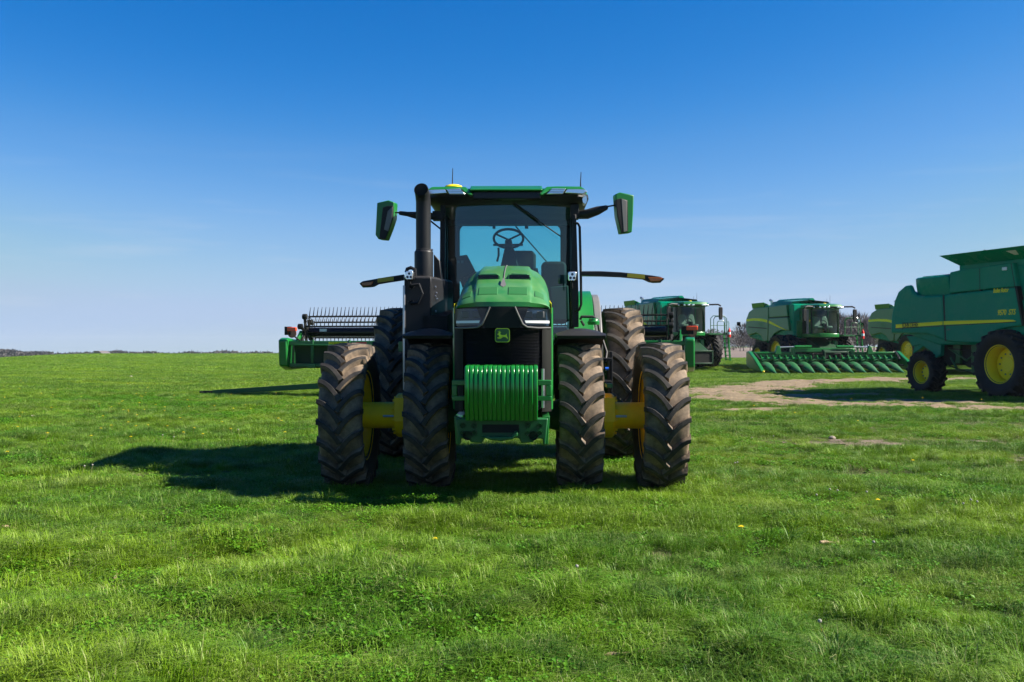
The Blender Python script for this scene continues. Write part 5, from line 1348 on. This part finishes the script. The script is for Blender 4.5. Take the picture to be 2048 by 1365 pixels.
# ---------------------------------------------------------------- corn header
CH = empty('corn_header'); place(CH, 1652, 57.2, R(5))
tag(CH, 'wide green folding corn header with a row of pointed snouts on the grass', 'corn header')
NR, SPC = 12, .735
half = NR * SPC / 2
q = MB(); q.box(-half, half, .45, .62, .45, 1.02); q.build('back_frame', M['green'], CH, bevel=.02)
q = MB(); q.box(-half - .05, -1.9, .35, .60, 1.02, 1.14); q.box(1.9, half + .05, .35, .60, 1.02, 1.14); q.box(-1.9, 1.9, .4, .7, 1.12, 1.36); q.box(-1.85, -1.65, .38, .72, .6, 1.3); q.box(1.65, 1.85, .38, .72, .6, 1.3); q.build('top_beam', M['green'], CH, bevel=.03)
for s in (-1, 1):
    q = MB(); q.tube([(s * .75, .3, 1.44), (s * 1.75, .3, 1.43)], .085, 10); c = q.build('fold_cylinder', M['green'], CH)
    q = MB(); q.tube([(s * 1.75, .3, 1.43), (s * 2.7, .3, 1.40)], .045, 8); q.build('cylinder_rod', M['steel'], c)
    q = MB(); q.prism([(s * 2.55, 1.0), (s * 2.65, 1.50), (s * 2.8, 1.46), (s * 2.95, 1.0)], .2, .4, 'y'); q.build('fold_bracket', M['green'], CH, bevel=.02)
q = MB(); q.tube([(-half, .05, .74), (half, .05, .74)], .10, 12)
for k in range(NR * 2):
    x = -half + SPC / 2 * (k + .5)
    q.lathe([(-.02, .10), (-.02, .23), (.02, .23), (.02, .10)], (x, .05, .74), 'x', 14)
q.build('cross_auger', M['green'], CH, smooth=40)
q = MB(); q.box(-.85, .85, -.05, .15, .98, 1.08); q.box(-.85, -.75, -.1, .1, .75, 1.05); q.box(.75, .85, -.1, .1, .75, 1.05); q.build('centre_bar', M['dark'], CH, bevel=.02)
for k in range(NR):
    x = -half + SPC * (k + .5)
    q = MB(); q.box(x - .12, x + .12, -1.0, .1, .35, .42); q.build('row_unit', M['dark'], CH, bevel=.01)
def snout(x, sc=1.0):
    q = MB(); secs = []
    for (y, zc, wd, hh) in ((.05, .44, .32, .27), (-.25, .43, .355, .29), (-.7, .36, .33, .25), (-1.15, .26, .24, .18), (-1.6, .15, .13, .11), (-2.15, .05, .02, .025)):
        row = []
        for j in range(11):
            a = math.pi * (j / 10)
            row.append((x + wd * sc * math.cos(a), y, zc - .12 + (hh * math.sin(a) ** .8) * sc))
        secs.append(row)
    q.loft(secs); return q
for k in range(1, NR):
    h_ = snout(-half + SPC * k); h_.build('snout', M['green_snout'], CH, smooth=50)
    q = MB(); x = -half + SPC * k; secs = [[(x + .30 * w_ * math.cos(a), y, z + .24 * w_ * math.sin(a)) for a in np.linspace(0, math.pi, 9)] for y, z, w_ in ((.25, .50, .85), (.0, .50, .95), (-.3, .44, 1.0))]
    q.loft(secs, False, False); q.build('snout_cover', M['green_snout'], CH, smooth=50)
for s in (-1, 1):
    q = MB(); q.prism([(.55, .35), (.55, 1.16), (.2, 1.18), (-.9, .70), (-1.7, .28), (-2.05, .05), (-1.2, .06), (.1, .22)], s * half - .12, s * half + .12, 'x'); e = q.build('end_divider', M['green'], CH, bevel=.05, seg=3)
    q = MB(); q.lathe([(-.1, .001), (-.06, .05), (.05, .06), (.1, .001)], (s * half, -2.06, .07), 'y', 10); q.build('yellow_tip', M['yellow_new'], e)
    q = MB(); q.tube([(s * (half - .2), .1, 1.08), (s * (half - .25), -.3, .88), (s * (half - .3), -.6, .7)], .06, 8); q.build('black_hose', M['black'], CH)

# ---------------------------------------------------------------- draper header with reel, on its transport trailer
A0 = Vector((-7.15, 31.0, 0)); A1 = Vector((5.30, 29.0, 0))
dvec = A1 - A0; LEN = dvec.length; yaw = math.atan2(dvec.y, dvec.x)
DH = empty('draper_header', A0, yaw)
tag(DH, 'long green and black reel header raised behind the tractor', 'grain header')
q = MB(); q.prism([(.30, .98), (.28, 1.35), (.20, 1.62), (.34, 1.62), (.36, 1.0), (.9, .92), (.9, .86), (-.1, .88), (-.1, .94)], .3, LEN - .3, 'x'); q.build('back_panel', M['green_shaded'], DH, bevel=.01)
q = MB(); q.box(.25, LEN - .25, -.12, .10, 1.58, 1.72); bm_ = q.build('top_beam', M['green'], DH, bevel=.02)
q = MB(); q.box(.3, LEN - .3, -.16, .0, .92, 1.02)
for k in range(9): x = .9 + k * 1.35; q.box(x, x + .25, -.22, -.12, .88, 1.0)
q.build('lower_beam', M['green_dark'], DH, bevel=.015)
q = MB()
for k in range(10): x = 1.0 + k * 1.18; q.prism([(-.14, .95), (-.22, 1.3), (-.16, 1.75), (-.08, 1.75), (-.08, .95)], x, x + .06, 'x')
for k in range(7): x = 1.4 + k * 1.62; q.box(x, x + .10, -.10, .22, 1.05 + .1 * (k % 3), 1.32); q.box(x + .4, x + .46, .0, .25, .98, 1.5)
q.tube([(.5, -.16, 1.60), (2.0, -.18, 1.58), (5.0, -.18, 1.60), (LEN - .5, -.17, 1.58)], .03, 6); q.build('frame_ribs', M['green_dark'], DH, bevel=.006)
for x0, x1, mt in ((1.55, 2.15, 'decal'), (2.42, 2.75, 'red'), (8.9, 9.5, 'decal')):
    q = MB(); q.box(x0, x1, -.126, -.12, 1.615, 1.685); q.build('label', M[mt], bm_, smooth=0)
text('lettering', 'JOHN DEERE', .085, M['dark'], bm_, Matrix.Translation((1.58, -.128, 1.62)) @ Matrix.Rotation(R(90), 4, 'X'))
for xe, s in ((.12, -1), (LEN - .12, 1)):
    q = MB(); q.prism([(-.25, .95), (-.30, 1.75), (-.1, 1.82), (1.2, 1.72), (1.75, 1.2), (1.75, .85), (.2, .82)], xe - .14, xe + .14, 'x'); es = q.build('end_shield', M['green'], DH, bevel=.05, seg=3)
    q = MB(); q.prism([(.2, 1.72), (.6, 2.05), (.78, 2.03), (.5, 1.7)], xe - .04 - s * .25, xe + .04 - s * .25, 'x'); q.build('reel_arm', M['green'], DH, bevel=.01)
    q = MB(); x = xe - s * .30 if s < 0 else xe - .15
    q.tube([(xe - s * .5, -.1, 1.72), (xe - s * .32, -.25, 1.9), (xe - s * .3, -.3, 2.0)], .03, 6); q.box(xe + .08, xe + .28, -.34, -.22, 1.90, 2.16) if s < 0 else q.box(xe - .25, xe + .1, -.34, -.22, 1.90, 2.14); lm = q.build('light_bracket', M['dark'], DH, bevel=.015)
    cx = xe + .20 if s < 0 else xe - .08
    q = MB(); q.box(cx - .02, cx + .27 if s < 0 else cx + .3, -.38, -.28, 2.02, 2.14); q.build('red_light', M['orange'], lm, bevel=.015)
    q = MB(); q.lathe([(0, .14), (.05, .13), (.05, .001)], (cx + .14, -.37, 1.95), 'y', 14); q.build('amber_light', M['amber'], lm)
# reel
RX, RZ, RY = .60, 2.00, .75
rl = MB(); rl.tube([(RX, RY, RZ), (LEN - .75, RY, RZ)], .15, 14); reel = rl.build('reel_tube', M['blackg'], DH, smooth=50)
q = MB(); q.box(RX + .40, RX + .62, RY - .17, RY - .14, RZ + .02, RZ + .10); q.build('sticker', M['white'], reel, smooth=0)
for b_ in range(6):
    a = R(20 + 60 * b_); by, bz = RY - .50 * math.cos(a), RZ + .50 * math.sin(a)
    q = MB(); q.tube([(RX, by, bz), (LEN - .75, by, bz)], .030, 6)
    up = 1 if b_ in (0, 1, 2) else -1
    L = .30 if b_ == 1 else .24
    lean = (-.06, .03, .10, -.05, .03, .08)[b_]
    for k in range(int((LEN - 1.4) / .128)):
        x = RX + .03 + k * .128
        q.tube([(x, by, bz), (x + .012, by + lean * .5, bz + up * L * .5), (x + .03, by + lean, bz + up * L)], [.017, .013, .007], 4, 0, False)
    q.build('reel_bat', M['dark'], DH, smooth=40)
for x in list(np.linspace(RX + .02, LEN - .78, 6)):
    q = MB()
    for b_ in range(6):
        a = R(20 + 60 * b_); q.tube([(x, RY, RZ), (x, RY - .5 * math.cos(a), RZ + .5 * math.sin(a))], .02, 5)
        a2 = R(80 + 60 * b_); q.tube([(x, RY - .5 * math.cos(a), RZ + .5 * math.sin(a)), (x, RY - .5 * math.cos(a2), RZ + .5 * math.sin(a2))], .012, 5)
    q.build('reel_spider', M['dark'], DH)
for xe in (RX - .12, LEN - .66):
    q = MB(); q.lathe([(-.05, .001), (-.05, .17), (.05, .17), (.05, .001)], (xe, RY, RZ), 'x', 18)
    for k in range(6): a = R(20 + 60 * k); q.tube([(xe, RY, RZ), (xe, RY - .5 * math.cos(a), RZ + .5 * math.sin(a))], .05, 6)
    for k in range(6): a = R(20 + 60 * k); q.lathe([(-.07, .001), (-.07, .09), (.07, .09), (.07, .001)], (xe, RY - .5 * math.cos(a), RZ + .5 * math.sin(a)), 'x', 8)
    q.build('reel_end', M['dark'], DH, bevel=.01)
HT = empty('header_trailer', A0, yaw)
tag(HT, 'low dark green trailer under the reel header, its long drawbar reaching into the grass', 'trailer')
q = MB(); q.box(1.2, LEN - 1.0, -.06, .10, .42, .60); q.build('main_beam', M['green_dark'], HT, bevel=.015)
q = MB(); q.prism([(-2.3, .05), (-2.3, .17), (-.2, .32), (1.6, .44), (1.6, .26), (-.2, .16)], -.06, .06, 'y'); tg = q.build('drawbar', M['green_dark'], HT, bevel=.012)
q = MB(); q.box(-2.62, -2.28, -.04, .04, .07, .15); q.lathe([(-.03, .03), (-.03, .07), (.03, .07), (.03, .03), (-.03, .03)], (-2.68, 0, .11), 'z', 12); q.build('hitch', M['black_steel'], tg)
for x in (2.2, 3.2, LEN - 2.6, LEN - 1.7):
    q = MB(); q.box(x - .05, x + .05, -.1, .1, .55, .92); q.box(x - .05, x + .05, -.1, .9, .84, .90); q.build('support_post', M['green_dark'], HT, bevel=.01)
q = MB(); q.box(2.4, 2.5, -.8, .9, .36, .46); q.box(LEN - 1.6, LEN - 1.5, -.8, .9, .36, .46); q.build('axle_beam', M['green_dark'], HT, bevel=.01)
def small_wheel(x, y):
    wv = empty('wheel', (x, y, .34), 0, HT)
    t = MB(); t.lathe([(-.10, .20), (-.12, .28), (-.09, .345), (0, .355), (.09, .345), (.12, .28), (.10, .20)], n=28); t.build('tyre', M['rubber_clean'], wv, smooth=50).rotation_euler = (0, 0, R(90))
    t = MB(); t.lathe([(-.10, .20), (-.06, .19), (-.02, .06), (-.04, .001)], n=20); t.lathe([(.10, .20), (.06, .19), (.06, .001)], n=20); t.build('rim', M['yellow_new'], wv, smooth=50).rotation_euler = (0, 0, R(90))
for x in (2.45, LEN - 1.55):
    for y in (-.85, .95): small_wheel(x, y)

# ---------------------------------------------------------------- older harvester at the right edge
OC = empty('combine_harvester', (16.26, 30.07, 0), R(17))
tag(OC, 'big older green combine harvester cut by the right edge, yellow stripe and yellow rims', 'combine')
ex_ = Vector((math.cos(R(17)), math.sin(R(17)))); eyv = Vector((-math.sin(R(17)), math.cos(R(17))))
def op(px, py, xl=-1.65):
    """photo point -> (y, z) on the side plane x = xl of the older harvester"""
    k = (px - 1024) / 1991
    bx_, by_ = OC.location.x + xl * ex_.x, OC.location.y + xl * ex_.y
    t = (k * by_ - bx_) / (eyv.x - k * eyv.y)
    Y = by_ + t * eyv.y
    return (t, CAM_H - (py - 692) / 1991 * Y)
def zp(u, v): return (1700 + u * .25645, 470 + v * .25645)
def opz(u, v, xl=-1.65): return op(*zp(u, v), xl)
XL = -1.65
bodyp = [opz(*p) for p in ((322, 765), (318, 640), (345, 510), (375, 440), (428, 396), (470, 388), (485, 430), (515, 465), (560, 475), (765, 462), (1290, 408), (1345, 705))]
core = [(bodyp[0][0] - .1, bodyp[0][1] + .1), (bodyp[1][0] - .1, bodyp[1][1]), (bodyp[2][0] - .12, bodyp[2][1] - .05), (bodyp[4][0] - .1, bodyp[4][1] - .2), (bodyp[8][0], bodyp[8][1] - .12), (-.9, 2.9), (-.9, 1.9), (1.4, 1.6), (3.0, 1.6)]
MB().prism(core, -1.55, 1.55, 'x').build('body', M['green_old'], OC, bevel=.05)
MB().box(-1.2, 1.2, -.8, 3.9, .95, 1.75).build('chassis', M['dark'], OC, bevel=.05)
low_rear = [opz(*p) for p in ((315, 770), (600, 776), (660, 795), (742, 828), (728, 470), (560, 476), (515, 466), (487, 434), (470, 390), (428, 397), (375, 442), (345, 512), (320, 640))]
low_front = [opz(*p) for p in ((746, 828), (860, 842), (1010, 845), (1080, 788), (1150, 742), (1240, 722), (1345, 708), (1292, 408), (1000, 440), (733, 470))]
for s in (-1, 1):
    xs = sorted((s * 1.50, s * 1.66))
    pr = MB().prism(low_rear, *xs, 'x').build('rear_side_panel', M['green_old'], OC, bevel=.13, seg=6, smooth=60)
    pf_ = MB().prism(low_front, *xs, 'x').build('front_side_panel', M['green_old'], OC, bevel=.05, seg=4, smooth=50)
    st1 = [opz(*p) for p in ((360, 700), (724, 675), (724, 703), (360, 728))]
    st2 = [opz(*p) for p in ((732, 674), (1000, 666), (1180, 662), (1275, 664), (1298, 675), (1180, 683), (732, 703))]
    sh = [opz(*p) for p in ((360, 728), (1298, 677), (1300, 682), (360, 734))]
    for par, poly in ((pr, st1), (pf_, st2)): MB().prism(poly, *sorted((s * 1.655, s * 1.668)), 'x').build('yellow_stripe', M['decal'], par, smooth=0)
    MB().prism(sh, *sorted((s * 1.655, s * 1.664)), 'x').build('stripe_edge', M['blackg'], pf_, smooth=0)
    MB().prism([opz(*p) for p in ((755, 500), (900, 482), (1220, 470), (1220, 475), (900, 488), (770, 507))], *sorted((s * 1.655, s * 1.665)), 'x').build('body_crease', M['green_old'], pf_, smooth=0)
    # bulge on the rear panel
    tank = [opz(*p) for p in ((762, 458), (1000, 430), (1292, 404), (1260, 215), (862, 270), (766, 292))]
    MB().prism(tank, *sorted((s * 1.42, s * 1.60)), 'x').build('tank_side', M['green_old'], OC, bevel=.04, seg=3)
    MB().prism([opz(*p) for p in ((722, 472), (735, 472), (752, 828), (740, 828))], *sorted((s * 1.50, s * 1.652)), 'x').build('panel_gap', M['dark'], OC, smooth=0)
    MB().prism([opz(*p) for p in ((1282, 400), (1302, 400), (1356, 710), (1340, 712))], *sorted((s * 1.50, s * 1.655)), 'x').build('panel_gap', M['dark'], OC, smooth=0)
    for (u0, v0, u1, v1) in ((1000, 262, 1003, 438), (1245, 225, 1275, 404)):
        p_, r_ = opz(u0, v0), opz(u1, v1); MB().prism([(p_[0] - .012, p_[1]), (p_[0] + .012, p_[1]), (r_[0] + .012, r_[1]), (r_[0] - .012, r_[1])], *sorted((s * 1.5, s * 1.603)), 'x').build('panel_seam', M['dark'], OC, smooth=0)
    c_ = opz(762, 740); MB().box(*sorted((s * 1.64, s * 1.672)), c_[0] - .12, c_[0] + .02, c_[1] - .02, c_[1] + .02).build('panel_latch', M['grey'], pf_, bevel=.008)
yt0, yt1 = opz(765, 290)[0], opz(1260, 215)[0]
MB().box(-1.45, 1.45, yt1 - .3, yt0, 2.9, opz(860, 270)[1] - .02).build('grain_tank', M['green_old'], OC, bevel=.04)
# rounded rear engine hood above the panel
sec = []
yr0, yr1 = opz(474, 400)[0], opz(762, 400)[0]
for t in np.linspace(0, 1, 9):
    y = yr0 + (yr1 - yr0) * t; zt_ = opz(474, 338)[1] + (opz(760, 297)[1] - opz(474, 338)[1]) * t
    sec.append([(1.63 * math.copysign(min(1, abs(u) * 1.25) ** .8, u) if False else 1.63 * u, y + (.35 * abs(u) ** 4 * 0), 0) for u in (-1, 1)])
q = MB()
def hood_ring(z, ins): return [(-1.60 + ins, yr1, z), (-1.62 + ins, yr0 - .45, z), (-1.55 + ins, yr0 - .15, z), (-1.35 + ins, yr0, z), (1.35 - ins, yr0, z), (1.55 - ins, yr0 - .15, z), (1.62 - ins, yr0 - .45, z), (1.60 - ins, yr1, z)]
zt_ = opz(474, 338)[1]; zm = opz(500, 400)[1]; zl = opz(560, 478)[1]
q.loft([hood_ring(zl - .15, .16), hood_ring(zl + .08, .06), hood_ring(zm, .0), hood_ring(zt_ - .04, -.02), hood_ring(zt_, .05)], True, True); q.build('engine_hood', M['green_old'], OC, bevel=.03, smooth=45)
q = MB(); q.box(-1.3, 1.3, yr1 + .2, yr0 - .15, zt_, zt_ + .05); q.build('intake_screen', M['dark'], OC, bevel=.02)
# flared tank extension
e0 = opz(860, 243, -1.40); e1 = opz(1357, 197, -1.40); o0 = opz(695, 166, -2.0); o1 = opz(1357, 82, -2.0)
zc0, zc1 = e0[1], o0[1]
q = MB(); yb0, yb1, yo0, yo1 = e0[0], -1.6, o0[0] - .0, -2.4
zc1 = (o0[1] + opz(1357, 82, -2.0)[1]) / 2
lo = [(-1.40, yb1, zc0), (-1.40, yb0, zc0), (1.40, yb0, zc0), (1.40, yb1, zc0)]; hi = [(-2.0, yo1, zc1), (-2.0, yo0, zc1), (2.0, yo0, zc1), (2.0, yo1, zc1)]
lo2 = [(x * .97, y * .98, z + .02) for x, y, z in lo]; hi2 = [(x * .985, y * .99, z + .005) for x, y, z in hi]
q.loft([lo, hi], True); q.loft([hi, hi2], True); q.loft([hi2, lo2], True); ext = q.build('tank_extension', M['green_old'], OC, smooth=0)
q = MB(); q.box(-1.42, 1.42, yb1, yb0 + .02, zc0 - .35, zc0 + .01); q.build('tank_collar', M['green_old'], OC, bevel=.02)
ym = opz(1110, 150, -1.7)[0]; q = MB(); q.prism([(-1.405, zc0 + .01), (-2.008, zc1 + .01), (-1.99, zc1 + .02), (-1.39, zc0 + .02)], ym - .02, ym + .02, 'y'); q.build('extension_seam', M['dark'], ext)
wy0, wy1 = opz(1243, 140, -1.75)[0], opz(1318, 140, -1.75)[0]
fz = lambda f: (-1.40 - .6 * f - .045, zc0 + (zc1 - zc0) * f)
q = MB(); a_, c_ = fz(.38), fz(.74); vs_ = [(a_[0], wy0 - .12, a_[1]), (a_[0], wy1 + .1, a_[1]), (c_[0], wy1, c_[1]), (c_[0], wy0, c_[1])]; q.add(vs_ + [(x + .02, y, z) for x, y, z in vs_], [(0, 1, 2, 3), (4, 5, 6, 7), (0, 1, 5, 4), (1, 2, 6, 5), (2, 3, 7, 6), (3, 0, 4, 7)]); q.build('inspection_window', M['white'], ext, bevel=.01)
p0, p1 = opz(1180, 280), opz(1217, 250); q = MB(); q.box(-1.64, -1.60, p1[0], p0[0], p0[1], p1[1]); q.build('side_lamp', M['white'], OC, bevel=.02)
def side_text(body, u, v, size, mat, shear, xs=1.0, par=None, tilt=0.0):
    y, z = opz(u, v, -1.67)
    Mx = Matrix(((0, 0, -1, -1.6625), (-1, 0, 0, y), (0, 1, 0, z), (0, 0, 0, 1)))
    return text('lettering', body, size, M[mat], par or OC, Mx @ Matrix.Rotation(tilt, 4, 'Z'), shear, .003, .004, xs)
def tw(a, b_): return abs(opz(*a)[0] - opz(*b_)[0])
def fit(o, width):
    C.view_layer.update(); d = o.dimensions.x
    if d > 0: o.matrix_local = o.matrix_local @ Matrix.Diagonal((width / d, 1, 1, 1))
fit(side_text('9570  STS', 1147, 627, .225, 'decal', .25), tw((1147, 620), (1287, 620)))
fit(side_text('Bullet Rotor', 1115, 453, .185, 'decal', .25), tw((1115, 445), (1235, 445)))
o_ = side_text('JOHN DEERE', 408, 726, .26, 'blackg', .0); o_.location.x -= .008; fit(o_, tw((405, 715), (530, 715)))
# wheels
cyl_wheel(OC, -1.60, 0, 1.04, .78, .56, 20, .065, .085, .32, -.06, flip=True)
cyl_wheel(OC, 1.60, 0, 1.04, .78, .56, 20, .065, .085, .32, -.06)
for s in (-1, 1): cyl_wheel(OC, s * 1.50, 3.6, .71, .56, .36, 18, .055, .07, .32, -.04, flip=s < 0, spin=.1)
q = MB(); q.lathe([(-1.5, .001), (-1.5, .15), (1.5, .15), (1.5, .001)], (0, 0, 1.02), 'x', 14); q.lathe([(-1.4, .001), (-1.4, .10), (1.4, .10), (1.4, .001)], (0, 3.6, .69), 'x', 14)
q.prism([(3.2, 1.5), (3.4, .9), (3.8, .9), (4.0, 1.5), (3.6, 1.75)], -1.2, -1.0, 'x'); q.prism([(3.2, 1.5), (3.4, .9), (3.8, .9), (4.0, 1.5), (3.6, 1.75)], 1.0, 1.2, 'x'); q.build('axle', M['green_dark'], OC, bevel=.02)
q = MB(); q.box(-1.35, -1.15, 1.5, 1.75, .7, 1.7); q.box(-1.3, -1.1, 2.3, 2.6, 1.0, 1.8); q.tube([(-1.3, 1.2, .75), (-1.3, 2.4, .8), (-1.3, 2.7, 1.2)], .05, 6); q.tube([(-1.25, 1.4, 1.5), (-1.3, 2.0, 1.1), (-1.3, 2.8, 1.5)], .04, 6); q.build('drive_parts', M['green_dark'], OC, bevel=.02)
q = MB()
for (a_, b_, c_, d_) in ((-1.3, 1.25, .9, 1.3), (-1.28, 1.9, 1.15, 1.65), (-1.32, 2.75, 1.2, 1.7)): q.lathe([(0, .001), (0, .26), (.04, .28), (.08, .26), (.08, .001)], (a_, b_, c_), 'x', 20)
q.tube([(-1.34, 1.25, 1.18), (-1.34, 1.9, 1.42), (-1.34, 2.75, 1.48)], .02, 5); q.tube([(-1.34, 1.25, .62), (-1.34, 2.75, .92)], .02, 5); q.box(-1.3, -1.2, 1.05, 1.15, .5, 1.7); q.box(-1.3, -1.2, 3.0, 3.1, .9, 1.75); q.build('belt_drive', M['dark'], OC)
q = MB(); q.prism([(2.9, 1.85), (2.95, 1.25), (3.25, 1.15), (3.3, 1.35), (3.9, 1.62), (4.3, 1.55), (4.6, 1.9)], -1.5, -1.35, 'x'); q.tube([(-1.5, 3.0, 1.3), (-1.55, 3.3, 1.0), (-1.4, 3.6, .8)], .03, 6); q.build('chaff_shield', M['green_old'], OC, bevel=.02)
q = MB(); q.prism([(1.02, .28), (1.05, .9), (1.35, .9), (1.40, .35), (1.3, .22)], -1.45, -1.40, 'x'); q.build('mud_flap', M['black'], OC, bevel=.02)
q = MB(); q.prism([(4.2, 1.75), (4.35, 1.3), (4.0, 1.45), (3.3, 1.85)], -1.45, -1.25, 'x'); q.build('rear_bracket', M['green_old'], OC, bevel=.02)
q = MB(); q.lathe([(0, .05), (.04, .05), (.04, .001)], (-1.55, opz(565, 802)[0], opz(565, 802)[1]), 'x', 10); q.build('amber_light', M['amber'], OC)
# cab and feeder house (mostly beyond the frame)
q = MB(); q.loft([[(x, y, z) for x, y in ((-1.0, -.95), (-1.05, -2.3), (-.6, -2.75), (.6, -2.75), (1.05, -2.3), (1.0, -.95))] for z in (2.0, 3.55)], True); q.build('cab_glass', M['combglass'], OC, smooth=30)
q = MB(); q.loft([[(x * k, y - d, z) for x, y in ((-1.0, -.95), (-1.05, -2.3), (-.6, -2.75), (.6, -2.75), (1.05, -2.3), (1.0, -.95))] for z, k, d in ((3.55, 1.02, .02), (3.6, 1.12, .1), (3.78, 1.1, .1), (3.82, .9, 0))], True, True); q.build('cab_roof', M['green_old'], OC, bevel=.02)
q = MB(); q.box(-1.1, 1.1, -2.8, -.9, 1.75, 2.0); q.box(-1.02, -.94, -1.0, -.9, 2.0, 3.55); q.box(.94, 1.02, -1.0, -.9, 2.0, 3.55); q.box(-1.5, -1.05, -2.2, -.9, 1.85, 1.95); q.build('cab_base', M['green_old'], OC, bevel=.03)
q = MB(); q.prism([(-.8, 1.9), (-2.8, 1.25), (-2.9, .45), (-.8, 1.0)], -.7, .7, 'x'); q.build('feeder_house', M['green_old'], OC, bevel=.04)
q = MB(); q.box(-.25, .25, -1.7, -1.2, 2.3, 2.5); q.box(-.25, .25, -1.25, -1.1, 2.4, 3.1); q.build('cab_seat', M['seat'], OC, bevel=.05)
